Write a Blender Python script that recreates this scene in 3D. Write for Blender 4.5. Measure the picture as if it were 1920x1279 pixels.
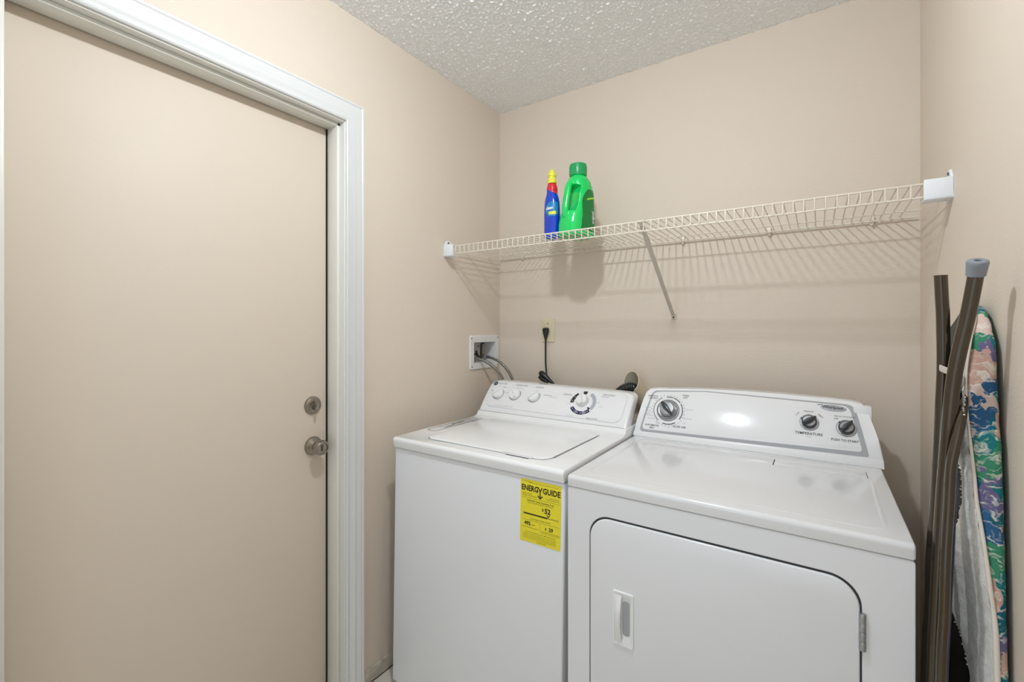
import bpy, bmesh, math, random
from mathutils import Vector, Matrix, noise

for o in list(bpy.data.objects): bpy.data.objects.remove(o)
SC = bpy.context.scene
C = SC.collection
PI = math.pi
V = Vector
rng = random.Random(7)

# ------------------------------------------------------------------ camera, light, exposure
cd = bpy.data.cameras.new('camera'); cam = bpy.data.objects.new('camera', cd); C.objects.link(cam)
cam.location = (1.382, -1.934, 1.319)
cam.rotation_euler = (PI/2, 0, math.radians(34.0))
cd.sensor_width = 36.0; cd.lens = 36.0*850/1920; cd.shift_y = -25.5/1920; cd.clip_start = 0.02
SC.camera = cam
SC.view_settings.view_transform = 'Standard'; SC.view_settings.look = 'None'
SC.view_settings.exposure = 0.30; SC.view_settings.gamma = 1.0; SC.view_settings.use_curve_mapping = False

wd = bpy.data.worlds.new('world'); SC.world = wd; wd.use_nodes = True
WORLD_COL = (0.78, 0.89, 1.0, 1); WORLD_STR = 0.95
wd.node_tree.nodes['Background'].inputs[0].default_value = WORLD_COL
wd.node_tree.nodes['Background'].inputs[1].default_value = WORLD_STR
LAMP = (0.89, -1.30, 2.40); LAMP_EMIT = 430.0; LAMP_COL = (0.85, 0.93, 1.0)

# ------------------------------------------------------------------ materials
def srgb(r, g, b):
    f = lambda c: ((c/255+0.055)/1.055)**2.4 if c/255 > 0.04045 else c/255/12.92
    return (f(r), f(g), f(b), 1)

def mat(name, col, rough=0.5, metal=0.0, bump=None, spec=0.5, coat=0.0, var=None, emit=None):
    """bump = (scale, strength, detail); var = (scale, amount) gentle colour mottling."""
    m = bpy.data.materials.new(name); m.use_nodes = True
    nt = m.node_tree; b = nt.nodes['Principled BSDF']
    b.inputs['Base Color'].default_value = col
    b.inputs['Roughness'].default_value = rough
    b.inputs['Metallic'].default_value = metal
    b.inputs['Specular IOR Level'].default_value = spec
    b.inputs['Coat Weight'].default_value = coat
    b.inputs['Coat Roughness'].default_value = 0.06
    tc = nt.nodes.new('ShaderNodeTexCoord')
    if bump:
        n = nt.nodes.new('ShaderNodeTexNoise'); n.inputs['Scale'].default_value = bump[0]; n.inputs['Detail'].default_value = bump[2]
        mp = nt.nodes.new('ShaderNodeMapping')
        if len(bump) > 3: mp.inputs['Scale'].default_value = bump[3]
        nt.links.new(tc.outputs['Object'], mp.inputs[0]); nt.links.new(mp.outputs[0], n.inputs['Vector'])
        bp = nt.nodes.new('ShaderNodeBump'); bp.inputs['Strength'].default_value = bump[1]; bp.inputs['Distance'].default_value = bump[4] if len(bump) > 4 else 0.002
        nt.links.new(n.outputs['Fac'], bp.inputs['Height']); nt.links.new(bp.outputs[0], b.inputs['Normal'])
    if var:
        n = nt.nodes.new('ShaderNodeTexNoise'); n.inputs['Scale'].default_value = var[0]; n.inputs['Detail'].default_value = 3
        nt.links.new(tc.outputs['Object'], n.inputs['Vector'])
        r = nt.nodes.new('ShaderNodeValToRGB')
        a = var[1]
        r.color_ramp.elements[0].position = 0.3; r.color_ramp.elements[1].position = 0.7
        r.color_ramp.elements[0].color = (col[0]*(1-a), col[1]*(1-a), col[2]*(1-a), 1)
        r.color_ramp.elements[1].color = (min(1, col[0]*(1+a)), min(1, col[1]*(1+a)), min(1, col[2]*(1+a)), 1)
        nt.links.new(n.outputs['Fac'], r.inputs[0]); nt.links.new(r.outputs[0], b.inputs['Base Color'])
    if emit:
        b.inputs['Emission Color'].default_value = (*LAMP_COL, 1); b.inputs['Emission Strength'].default_value = emit
    return m

M = {}
M['wall'] = mat('wall_paint', srgb(222, 208, 192), 0.55, bump=(55, 0.22, 4, (1, 1, 3.0)), spec=0.3)
M['ceiling'] = mat('ceiling_texture', srgb(251, 251, 251), 0.9, bump=(170, 0.45, 4, (1, 1, 1), 0.007), spec=0.1, var=(150, 0.05))
M['floor'] = mat('floor_tile', srgb(224, 218, 205), 0.35, bump=(30, 0.1, 3), var=(9, 0.12))
M['casing'] = mat('white_trim_paint', srgb(219, 219, 217), 0.32, bump=(40, 0.05, 3, (1, 1, 0.2)))
M['jamb'] = mat('jamb_paint', srgb(226, 224, 216), 0.35, bump=(60, 0.08, 3, (1, 1, 0.15)))
M['door'] = mat('door_paint', srgb(219, 205, 188), 0.5, bump=(45, 0.12, 4), spec=0.25)
M['baseboard'] = mat('baseboard_tile', srgb(186, 178, 162), 0.4, bump=(60, 0.2, 3), var=(35, 0.2))
M['grout'] = mat('dark_gap', srgb(40, 34, 28), 0.9)
M['enamel'] = mat('white_enamel', srgb(233, 234, 236), 0.22, bump=(90, 0.015, 2), coat=0.3)
M['enamel_top'] = mat('white_enamel_top', srgb(228, 228, 229), 0.16, bump=(90, 0.012, 2), coat=0.4)
M['enamel_lid'] = mat('white_enamel_washer_top', srgb(243, 243, 243), 0.2, bump=(90, 0.012, 2), coat=0.3)
M['plastic'] = mat('white_plastic', srgb(240, 240, 240), 0.3, bump=(200, 0.02, 2))
M['gloss_plastic'] = mat('white_glossy_plastic', srgb(240, 240, 241), 0.14, bump=(40, 0.004, 1), coat=0.5)
M['grey_plastic'] = mat('grey_plastic', srgb(170, 171, 174), 0.35, bump=(200, 0.02, 2))
M['dark_plastic'] = mat('dark_plastic', srgb(58, 59, 61), 0.28, bump=(200, 0.02, 2))
M['knob_grey'] = mat('silver_grey_plastic', srgb(150, 151, 152), 0.28, metal=0.4, bump=(200, 0.02, 2))
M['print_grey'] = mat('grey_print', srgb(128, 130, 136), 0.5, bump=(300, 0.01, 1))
M['print_dark'] = mat('dark_grey_print', srgb(88, 92, 96), 0.5, bump=(300, 0.01, 1))
M['soft_gap'] = mat('shallow_seam', srgb(150, 151, 153), 0.6, bump=(200, 0.05, 2))
M['print_light'] = mat('pale_grey_print', srgb(176, 180, 190), 0.5, bump=(300, 0.01, 1))
M['print_black'] = mat('black_print', srgb(38, 38, 40), 0.5, bump=(300, 0.01, 1))
M['print_navy'] = mat('navy_print', srgb(22, 32, 74), 0.45, bump=(300, 0.01, 1))
M['print_olive'] = mat('brown_black_print', srgb(52, 46, 10), 0.6, bump=(300, 0.01, 1))
M['print_white'] = mat('white_print', srgb(240, 240, 240), 0.5, bump=(300, 0.01, 1))
M['yellow'] = mat('yellow_paper', srgb(240, 224, 48), 0.5, bump=(150, 0.03, 2))
M['gap'] = mat('shadow_gap_rubber', srgb(60, 60, 62), 0.7, bump=(200, 0.05, 2))
M['nickel'] = mat('satin_nickel', srgb(158, 152, 142), 0.24, metal=1.0, bump=(400, 0.03, 2))
M['steel'] = mat('steel', srgb(176, 178, 182), 0.3, metal=0.9, bump=(300, 0.05, 2))
M['screw'] = mat('dark_screw', srgb(70, 66, 60), 0.4, metal=0.6, bump=(300, 0.05, 2))
M['wire'] = mat('vinyl_coated_wire', srgb(228, 218, 202), 0.32, bump=(200, 0.02, 2))
M['bracket'] = mat('white_bracket_plastic', srgb(236, 238, 242), 0.3, bump=(200, 0.02, 2))
M['brace'] = mat('brace_metal', srgb(205, 196, 182), 0.38, bump=(200, 0.02, 2))
M['ivory'] = mat('ivory_plastic', srgb(222, 210, 178), 0.35, bump=(200, 0.02, 2))
M['black_rubber'] = mat('black_rubber', srgb(24, 25, 27), 0.35, bump=(200, 0.05, 2))
M['hose_black'] = mat('black_hose', srgb(26, 30, 33), 0.25, bump=(200, 0.05, 2))
M['box_white'] = mat('box_white_plastic', srgb(228, 228, 226), 0.35, bump=(200, 0.02, 2))
M['brass'] = mat('brass', srgb(170, 140, 84), 0.3, metal=1.0, bump=(300, 0.05, 2))
M['pipe'] = mat('painted_pipe', srgb(214, 198, 172), 0.45, bump=(60, 0.1, 3))
M['pipe_in'] = mat('pipe_inside', srgb(176, 168, 148), 0.7, bump=(60, 0.1, 3))
M['bronze'] = mat('bronze_tube', srgb(76, 65, 51), 0.2, metal=0.7, bump=(300, 0.01, 2), coat=0.6)
M['blue_glint_metal'] = mat('blue_glint_tube', srgb(28, 30, 66), 0.18, metal=0.5, bump=(300, 0.02, 2), coat=0.5)  # bluish reflection on the black rail, put into its base colour
M['cap_grey'] = mat('grey_rubber_cap', srgb(134, 140, 148), 0.45, bump=(200, 0.04, 2))
M['board_dark'] = mat('board_metal_mesh', srgb(26, 24, 22), 0.5, metal=0.3, bump=(400, 0.5, 1))
M['piping'] = mat('cream_piping', srgb(232, 222, 210), 0.8, bump=(500, 0.3, 2))
M['fuzz'] = mat('white_terry', srgb(243, 241, 235), 0.95, bump=(260, 1.0, 5), var=(120, 0.08), spec=0.1)
M['green'] = mat('green_bottle_plastic', srgb(8, 206, 98), 0.2, bump=(60, 0.02, 2), coat=0.3)
M['green_cap'] = mat('green_cap_plastic', srgb(26, 152, 86), 0.25, bump=(60, 0.02, 2))
M['green_label'] = mat('dark_green_label', srgb(4, 118, 52), 0.3, bump=(60, 0.02, 2))
M['lime'] = mat('lime_print', srgb(170, 226, 40), 0.4, bump=(60, 0.02, 2))
M['blue'] = mat('blue_bottle_plastic', srgb(6, 62, 196), 0.18, bump=(60, 0.02, 2), coat=0.4)
M['teal'] = mat('teal_print', srgb(30, 132, 190), 0.35, bump=(60, 0.02, 2))
M['red'] = mat('red_shrink_label', srgb(214, 44, 54), 0.3, bump=(60, 0.02, 2))
M['yel_plastic'] = mat('yellow_plastic', srgb(236, 226, 70), 0.3, bump=(60, 0.02, 2))
M['glass'] = mat('lamp_glass', (1, 1, 1, 1), 0.4, bump=(60, 0.02, 2), emit=LAMP_EMIT)

def braided():
    m = bpy.data.materials.new('braided_steel'); m.use_nodes = True; nt = m.node_tree; b = nt.nodes['Principled BSDF']
    b.inputs['Metallic'].default_value = 0.75; b.inputs['Roughness'].default_value = 0.38
    tc = nt.nodes.new('ShaderNodeTexCoord'); w = nt.nodes.new('ShaderNodeTexChecker'); w.inputs['Scale'].default_value = 600
    w.inputs[1].default_value = srgb(160, 155, 146); w.inputs[2].default_value = srgb(82, 78, 70)
    nt.links.new(tc.outputs['Object'], w.inputs[0]); nt.links.new(w.outputs[0], b.inputs['Base Color'])
    return m
M['braid'] = braided()

def floral():
    m = bpy.data.materials.new('floral_cotton'); m.use_nodes = True; nt = m.node_tree; b = nt.nodes['Principled BSDF']
    b.inputs['Roughness'].default_value = 0.75; b.inputs['Specular IOR Level'].default_value = 0.3
    L = nt.links
    tc = nt.nodes.new('ShaderNodeTexCoord')
    mp = nt.nodes.new('ShaderNodeMapping'); mp.inputs['Scale'].default_value = (1, 1, 0.8); L.new(tc.outputs['Object'], mp.inputs[0])
    wn = nt.nodes.new('ShaderNodeTexNoise'); wn.inputs['Scale'].default_value = 42; wn.inputs['Detail'].default_value = 3
    L.new(mp.outputs[0], wn.inputs['Vector'])
    mx = nt.nodes.new('ShaderNodeVectorMath'); mx.operation = 'MULTIPLY_ADD'
    mx.inputs[1].default_value = (0.045, 0.045, 0.045); L.new(wn.outputs['Color'], mx.inputs[0]); L.new(mp.outputs[0], mx.inputs[2])
    vo = nt.nodes.new('ShaderNodeTexVoronoi'); vo.inputs['Scale'].default_value = 27; L.new(mx.outputs[0], vo.inputs['Vector'])
    sep = nt.nodes.new('ShaderNodeSeparateColor'); L.new(vo.outputs['Color'], sep.inputs[0])
    r = nt.nodes.new('ShaderNodeValToRGB'); r.color_ramp.interpolation = 'CONSTANT'
    cols = [(0.0, srgb(14, 98, 112)), (0.22, srgb(58, 134, 102)), (0.38, srgb(222, 206, 186)), (0.46, srgb(44, 92, 134)),
            (0.56, srgb(196, 158, 142)), (0.66, srgb(20, 116, 118)), (0.84, srgb(212, 188, 178)), (0.92, srgb(104, 98, 136))]
    e = r.color_ramp.elements; e[0].color = cols[0][1]; e[0].position = 0; e[1].position = cols[1][0]; e[1].color = cols[1][1]
    for p, c in cols[2:]:
        n = e.new(p); n.color = c
    L.new(sep.outputs[0], r.inputs[0])
    # brush strokes: thin light and dark streaks
    mp2 = nt.nodes.new('ShaderNodeMapping'); mp2.inputs['Scale'].default_value = (45, 70, 210); mp2.inputs['Rotation'].default_value = (0.9, 0.3, 0.2)
    L.new(mx.outputs[0], mp2.inputs[0])
    n2 = nt.nodes.new('ShaderNodeTexNoise'); n2.inputs['Scale'].default_value = 1.0; n2.inputs['Detail'].default_value = 2; L.new(mp2.outputs[0], n2.inputs['Vector'])
    r2 = nt.nodes.new('ShaderNodeValToRGB'); r2.color_ramp.elements[0].position = 0.52; r2.color_ramp.elements[1].position = 0.68
    r2.color_ramp.elements[0].color = (0, 0, 0, 1); r2.color_ramp.elements[1].color = (0.8, 0.8, 0.8, 1); L.new(n2.outputs['Fac'], r2.inputs[0])
    mix = nt.nodes.new('ShaderNodeMixRGB'); L.new(r2.outputs[0], mix.inputs[0]); L.new(r.outputs[0], mix.inputs[1]); mix.inputs[2].default_value = srgb(226, 222, 208)
    L.new(mix.outputs[0], b.inputs['Base Color'])
    bp = nt.nodes.new('ShaderNodeBump'); bp.inputs['Strength'].default_value = 0.5; bp.inputs['Distance'].default_value = 0.003
    L.new(wn.outputs['Fac'], bp.inputs['Height']); L.new(bp.outputs[0], b.inputs['Normal'])
    return m
M['floral'] = floral()

# ------------------------------------------------------------------ object helpers
def obj(name, me, m=None, parent=None, smooth=30, loc=None):
    """me: bmesh or Mesh. Links one mesh object."""
    if isinstance(me, bmesh.types.BMesh):
        bm = me; me = bpy.data.meshes.new(name); bmesh.ops.recalc_face_normals(bm, faces=bm.faces[:]); bm.to_mesh(me); bm.free()
    o = bpy.data.objects.new(name, me); C.objects.link(o)
    if m is not None:
        if isinstance(m, (list, tuple)):
            for x in m: me.materials.append(x)
        else: me.materials.append(m)
    if smooth:
        for p in me.polygons: p.use_smooth = True
        try: me.set_sharp_from_angle(angle=math.radians(smooth))
        except Exception: pass
    if parent is not None: o.parent = parent
    if loc is not None: o.location = loc
    return o

def thing(name, label, cat, loc=(0, 0, 0), rotz=0, group=None):
    o = bpy.data.objects.new(name, None); C.objects.link(o); o.empty_display_size = 0.05
    o.location = loc; o.rotation_euler = (0, 0, rotz); o['label'] = label; o['category'] = cat
    if group: o['group'] = group
    return o

def tag(o, label, cat, group=None):
    o['label'] = label; o['category'] = cat
    if group: o['group'] = group
    return o

def struct(name, bm, m, parent=None, **k):
    o = obj(name, bm, m, parent, **k)
    if parent is None: o['kind'] = 'structure'
    return o

def box(bm, x0, x1, y0, y1, z0, z1, bev=0, seg=2):
    vs = [bm.verts.new((x, y, z)) for x in (x0, x1) for y in (y0, y1) for z in (z0, z1)]
    fs = [bm.faces.new([vs[i] for i in f]) for f in ((0, 1, 3, 2), (4, 6, 7, 5), (0, 4, 5, 1), (2, 3, 7, 6), (0, 2, 6, 4), (1, 5, 7, 3))]
    if bev:
        es = list({e for f in fs for e in f.edges})
        bmesh.ops.bevel(bm, geom=es, offset=bev, segments=seg, profile=0.5, affect='EDGES')
    return bm

def newbox(*a, **k):
    return box(bmesh.new(), *a, **k)

def tube(bm, pts, r, seg=10, cap=True, radii=None):
    """swept tube through 3D points (parallel-transport frame)"""
    pts = [V(p) for p in pts]; n = len(pts)
    tang = []
    for i in range(n):
        a = pts[max(0, i-1)]; b = pts[min(n-1, i+1)]; tang.append((b-a).normalized())
    up = V((0, 0, 1)) if abs(tang[0].z) < 0.9 else V((1, 0, 0))
    side = tang[0].cross(up).normalized(); rings = []
    for i in range(n):
        side = (side - tang[i]*side.dot(tang[i])).normalized(); u2 = tang[i].cross(side)
        rr = radii[i] if radii else r
        rings.append([bm.verts.new(pts[i] + (side*math.cos(2*PI*k/seg) + u2*math.sin(2*PI*k/seg))*rr) for k in range(seg)])
    for a, b in zip(rings, rings[1:]):
        for k in range(seg): bm.faces.new((a[k], a[(k+1) % seg], b[(k+1) % seg], b[k]))
    if cap: bm.faces.new(rings[0][::-1]); bm.faces.new(rings[-1])
    return bm

def spline(pts, n=8):
    """Catmull-Rom through the points"""
    P = [V(p) for p in pts]; P = [P[0]*2-P[1]] + P + [P[-1]*2-P[-2]]; out = []
    for i in range(1, len(P)-2):
        for k in range(n):
            t = k/n
            out.append(0.5*((2*P[i]) + (P[i+1]-P[i-1])*t + (2*P[i-1]-5*P[i]+4*P[i+1]-P[i+2])*t*t + (3*P[i]-P[i-1]-3*P[i+1]+P[i+2])*t**3))
    out.append(P[-2]); return out

def lathe(bm, prof, mat4=None, seg=32):
    """prof: list of (radius, height) revolved about local Z; mat4 places it"""
    mat4 = mat4 or Matrix(); rings = []
    for r, h in prof:
        if r < 1e-6: rings.append([bm.verts.new(mat4 @ V((0, 0, h)))])
        else: rings.append([bm.verts.new(mat4 @ V((r*math.cos(2*PI*k/seg), r*math.sin(2*PI*k/seg), h))) for k in range(seg)])
    for a, b in zip(rings, rings[1:]):
        for k in range(seg):
            if len(a) == 1 and len(b) == 1: break
            if len(a) == 1: bm.faces.new((a[0], b[(k+1) % seg], b[k]))
            elif len(b) == 1: bm.faces.new((a[k], a[(k+1) % seg], b[0]))
            else: bm.faces.new((a[k], a[(k+1) % seg], b[(k+1) % seg], b[k]))
    return bm

def axis_mat(loc, z, x=(1, 0, 0)):
    z = V(z).normalized(); x = V(x) if abs(z.x) < 0.9 else V((0, 1, 0)); x = (x - z*x.dot(z)).normalized(); y = z.cross(x)
    m = Matrix((x, y, z)).transposed().to_4x4(); m.translation = V(loc); return m

def rrect(x0, x1, y0, y1, r, n=6):
    """rounded rectangle outline; r = one radius or (bl, br, tr, tl)"""
    if not isinstance(r, (tuple, list)): r = (r,)*4
    out = []
    for cx, cy, rr, a0 in ((x0+r[0], y0+r[0], r[0], PI), (x1-r[1], y0+r[1], r[1], 1.5*PI), (x1-r[2], y1-r[2], r[2], 0), (x0+r[3], y1-r[3], r[3], PI/2)):
        for k in range(n+1):
            a = a0 + PI/2*k/n
            out.append((cx+rr*math.cos(a), cy+rr*math.sin(a)))
            if rr < 1e-6: break
    return out

def round_poly(pts, rs, n=6):
    """round the corners of any polygon"""
    out = []; N = len(pts)
    for i, p in enumerate(pts):
        p = V(p).to_2d() if len(p) == 3 else V(p); a = V(pts[i-1]); b = V(pts[(i+1) % N]); r = rs[i] if isinstance(rs, (list, tuple)) else rs
        if r <= 0: out.append(tuple(p)); continue
        u = (a-p).normalized(); w = (b-p).normalized(); ang = u.angle(w); d = r/math.tan(ang/2)
        p0 = p+u*d; p1 = p+w*d
        for k in range(n+1):
            t = k/n; out.append(tuple(p0*(1-t)**2 + p*2*t*(1-t) + p1*t*t))
    return out

def plate(outline, fn, thick, bev=0.0, cuts=0, back=0.0, bseg=2, bm=None):
    """outline: 2D polygon (a,b). fn(a,b,h) -> 3D. Front at h=thick, back at h=back. Optional bevel on the front rim,
    cuts = spacing of slices along b so that a curved fn is followed."""
    own = bmesh.new()
    vs = [own.verts.new((a, b, back)) for a, b in outline]
    f = own.faces.new(vs)
    r = bmesh.ops.extrude_face_region(own, geom=[f])
    top = [v for v in r['geom'] if isinstance(v, bmesh.types.BMVert)]
    for v in top: v.co.z = thick
    topf = [g for g in r['geom'] if isinstance(g, bmesh.types.BMFace)][0]
    if bev:
        bmesh.ops.bevel(own, geom=list(topf.edges), offset=bev, segments=bseg, profile=0.5, affect='EDGES')
    if cuts:
        lo = min(b for a, b in outline); hi = max(b for a, b in outline); k = lo+cuts
        while k < hi:
            bmesh.ops.bisect_plane(own, geom=own.verts[:]+own.edges[:]+own.faces[:], plane_co=(0, k, 0), plane_no=(0, 1, 0)); k += cuts
    for v in own.verts: v.co = fn(v.co.x, v.co.y, v.co.z)
    if bm is None: return own
    me = bpy.data.meshes.new('t'); own.to_mesh(me); own.free(); bm.from_mesh(me); bpy.data.meshes.remove(me); return bm

def merge(bm, other):
    me = bpy.data.meshes.new('t'); other.to_mesh(me); other.free(); bm.from_mesh(me); bpy.data.meshes.remove(me); return bm

def text_bm(s, size, fn, h=0.0006, align='CENTER', bold=0.0, rot=0.0, at=(0, 0), sx=1.0, bm=None):
    """lettering as a thin mesh mapped through fn(a,b,h)"""
    cu = bpy.data.curves.new('t', 'FONT'); cu.body = s; cu.size = size; cu.align_x = align; cu.align_y = 'CENTER'
    cu.offset = bold; cu.resolution_u = 2
    o = bpy.data.objects.new('t', cu); C.objects.link(o)
    dg = bpy.context.evaluated_depsgraph_get(); me = bpy.data.meshes.new_from_object(o.evaluated_get(dg))
    bpy.data.objects.remove(o); bpy.data.curves.remove(cu)
    b2 = bmesh.new(); b2.from_mesh(me); bpy.data.meshes.remove(me)
    c, s_ = math.cos(rot), math.sin(rot)
    for v in b2.verts:
        x, y = v.co.x*sx, v.co.y
        v.co = fn(at[0]+x*c-y*s_, at[1]+x*s_+y*c, h)
    return b2 if bm is None else merge(bm, b2)

def word(parent, name, m, s, size, fn, **k):
    return obj(name, text_bm(s, size, fn, k.pop('h', 0.0004), **k), m, parent, smooth=0)

def ring_arc(fn, cx, cy, r0, r1, a0, a1, h, bm, n=None):
    n = n or max(2, int(abs(a1-a0)/0.12)); prev = None
    for k in range(n+1):
        a = a0+(a1-a0)*k/n
        p = [bm.verts.new(fn(cx+r*math.cos(a), cy+r*math.sin(a), h)) for r in (r0, r1)]
        if prev: bm.faces.new((prev[0], p[0], p[1], prev[1]))
        prev = p
    return bm

def line2(fn, x0, y0, x1, y1, w, h, bm):
    d = V((x1-x0, y1-y0)).normalized(); n = V((-d.y, d.x))*w/2
    bm.faces.new([bm.verts.new(fn(x, y, h)) for x, y in ((x0+n.x, y0+n.y), (x0-n.x, y0-n.y), (x1-n.x, y1-n.y), (x1+n.x, y1+n.y))])
    return bm

# ------------------------------------------------------------------ room shell
W_ = 1.654; H_ = 2.44; YF = -3.3; T = 0.12
DY0, DY1, DZ = -1.754, -0.942, 2.042          # finished door opening in the left wall
BY0, BY1, BZ0, BZ1 = -0.222, -0.043, 1.146, 1.247   # hole of the washer outlet box

struct('floor', newbox(-T, W_+T, YF, T, -0.05, 0), M['floor'])
bm = bmesh.new()
jy0, jy1, jz = DY0-0.02, DY1+0.02, DZ+0.02
box(bm, -T, 0, YF, jy0, 0, H_); box(bm, -T, 0, jy0, jy1, jz, H_); box(bm, -T, 0, jy1, BY0, 0, H_)
box(bm, -T, 0, BY0, BY1, 0, BZ0); box(bm, -T, 0, BY0, BY1, BZ1, H_); box(bm, -T, 0, BY1, T, 0, H_)
struct('wall_left', bm, M['wall'])
struct('wall_back', newbox(0, W_, 0, T, 0, H_), M['wall'])
struct('wall_right', newbox(W_, W_+T, YF, T, 0, H_), M['wall'])

# knockdown ceiling with a real stippled surface in the part near the camera
bm = bmesh.new(); NX, NY = 520, 490; x0, x1, y0, y1 = -0.004, W_+0.004, -1.55, 0.004
g = []
for j in range(NY+1):
    row = []
    for i in range(NX+1):
        x = x0+(x1-x0)*i/NX; y = y0+(y1-y0)*j/NY
        n = noise.noise(V((x*95, y*95, 0))) + 0.9*noise.noise(V((x*140, y*140, 3)))
        n2 = abs(noise.noise(V((x*48, y*48, 9))))
        d = 0.0050*max(0, n+0.05) + 0.003*max(0, 0.16-n2)*6*0.35
        e = min(x-x0, x1-x, y1-y)
        if e < 0.02: d += 0.004*max(0, noise.noise(V((x*30, y*30, 20)))+0.25)*(1-e/0.02)
        row.append(bm.verts.new((x, y, H_-d)))
    g.append(row)
for j in range(NY):
    for i in range(NX): bm.faces.new((g[j][i], g[j+1][i], g[j+1][i+1], g[j][i+1]))
box(bm, -T, W_+T, YF, T, H_+0.001, H_+0.05)
box(bm, 0, W_, YF, y0, H_-0.002, H_+0.001)
struct('ceiling', bm, M['ceiling'], smooth=80)

# door casing: stepped profile swept round the opening with mitred corners
prof = [(0.0, 0.0), (0.0, 0.009), (0.004, 0.0115), (0.009, 0.010), (0.012, 0.0085), (0.020, 0.011), (0.027, 0.0155), (0.031, 0.0165),
        (0.034, 0.013), (0.037, 0.0135), (0.048, 0.0175), (0.054, 0.019), (0.058, 0.0165), (0.062, 0.019), (0.0675, 0.019), (0.0695, 0.016), (0.0695, 0.0)]
cy0, cy1, cz = DY0-0.004, DY1+0.004, DZ+0.005
bm = bmesh.new(); rows = []
for path in ('a', 'b', 'c', 'd'):
    row = []
    for d, h in prof:
        if path == 'a': p = (h, cy1+d, 0)
        elif path == 'b': p = (h, cy1+d, cz+d)
        elif path == 'c': p = (h, cy0-d, cz+d)
        else: p = (h, cy0-d, 0)
        row.append(bm.verts.new(p))
    rows.append(row)
for a, b in zip(rows, rows[1:]):
    for i in range(len(prof)-1): bm.faces.new((a[i], a[i+1], b[i+1], b[i]))
struct('trim_1', bm, M['casing'], smooth=25)

# jamb and stop
bm = bmesh.new()
for ys in (1, -1):
    yj = DY1 if ys > 0 else DY0
    box(bm, -T, 0.002, min(yj, yj+ys*0.02), max(yj, yj+ys*0.02), 0, DZ, 0.001)
    box(bm, -0.080, -0.023, min(yj, yj-ys*0.012), max(yj, yj-ys*0.012), 0, DZ, 0.0025)
box(bm, -T, 0.002, DY0-0.02, DY1+0.02, DZ, DZ+0.02, 0.001)
box(bm, -0.080, -0.023, DY0, DY1, DZ-0.012, DZ, 0.0025)
struct('trim_2', bm, M['jamb'])

# door slab with its lock hardware
door = struct('door_1', newbox(-0.118, -0.083, DY0+0.003, DY1-0.003, 0.008, DZ-0.004, 0.0015), M['door'])
struct('door_stop_gap', newbox(-0.0832, -0.0800, DY1-0.0165, DY1-0.0118, 0.01, DZ-0.012), M['grout'], door)
X = V((1, 0, 0))
kn = obj('door_knob', lathe(bmesh.new(), [(0, 0), (0.0325, 0), (0.0325, 0.003), (0.030, 0.008), (0.022, 0.012), (0.0145, 0.016), (0.0125, 0.024), (0.0135, 0.032),
     (0.021, 0.036), (0.0255, 0.042), (0.0262, 0.050), (0.0235, 0.057), (0.019, 0.060), (0.0175, 0.0595), (0.0165, 0.0565), (0, 0.0565)],
     axis_mat((-0.083, -1.008, 0.905), X), 40), M['nickel'], door)
kn['label'] = 'satin nickel door knob with turn button'
obj('turn_button', newbox(-0.0275, -0.020, -1.0115, -1.0045, 0.894, 0.916, 0.002), M['nickel'], kn)
obj('rose_pin', lathe(bmesh.new(), [(0, 0), (0.002, 0), (0.0018, 0.0006), (0, 0.0006)], axis_mat((-0.0735, -1.033, 0.905), X), 10), M['screw'], kn)
db = obj('deadbolt', lathe(bmesh.new(), [(0, 0), (0.031, 0), (0.031, 0.003), (0.029, 0.007), (0.023, 0.0105), (0.014, 0.012), (0.010, 0.0125), (0.009, 0.016), (0, 0.016)],
     axis_mat((-0.083, -1.010, 1.047), X), 40), M['nickel'], door)
db['label'] = 'satin nickel deadbolt plate with thumb turn'
bm = bmesh.new(); bo = round_poly([(-0.004, -0.016), (0.004, -0.016), (0.0055, 0), (0.004, 0.016), (-0.004, 0.016), (-0.0055, 0)], 0.003, 3)
plate(bo, lambda a, b, h: V((-0.067+h, -1.010+a, 1.047+b)), 0.017, 0.0015, back=-0.002, bm=bm)
obj('thumb_turn', bm, M['nickel'], db)

# baseboard strip of tile by the door and along the back
bm = newbox(0, 0.009, cy1+0.0697, -0.0, 0.004, 0.052, 0.0015); box(bm, 0, 0.0098, cy1+0.0697, 0, 0.0, 0.004)
struct('baseboard_left', newbox(0, 0.010, cy1+0.0697, 0, 0.005, 0.055, 0.002), M['baseboard']); bm.free()
struct('baseboard_back', newbox(0.010, W_, -0.010, 0, 0.005, 0.055, 0.002), M['baseboard'])
struct('baseboard_right', newbox(W_-0.010, W_, YF, -0.010, 0.005, 0.055, 0.002), M['baseboard'])
struct('trim_3', newbox(0, 0.008, cy1+0.0697, 0, 0.0, 0.005), M['grout'])

# ------------------------------------------------------------------ ceiling light (above and beside the camera)
t = thing('ceiling_light', 'small round white ceiling light above the space in front of the machines', 'ceiling light', (LAMP[0], LAMP[1], H_))
obj('base', lathe(bmesh.new(), [(0, -0.0005), (0.085, -0.0005), (0.087, -0.010), (0.082, -0.018), (0.050, -0.024), (0, -0.024)], None, 48), M['casing'], t)
obj('lamp_shade', lathe(bmesh.new(), [(0.044, -0.0245), (0.046, -0.040), (0.043, -0.052), (0.034, -0.061), (0.02, -0.066), (0, -0.068)], None, 48), M['glass'], t)

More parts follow.
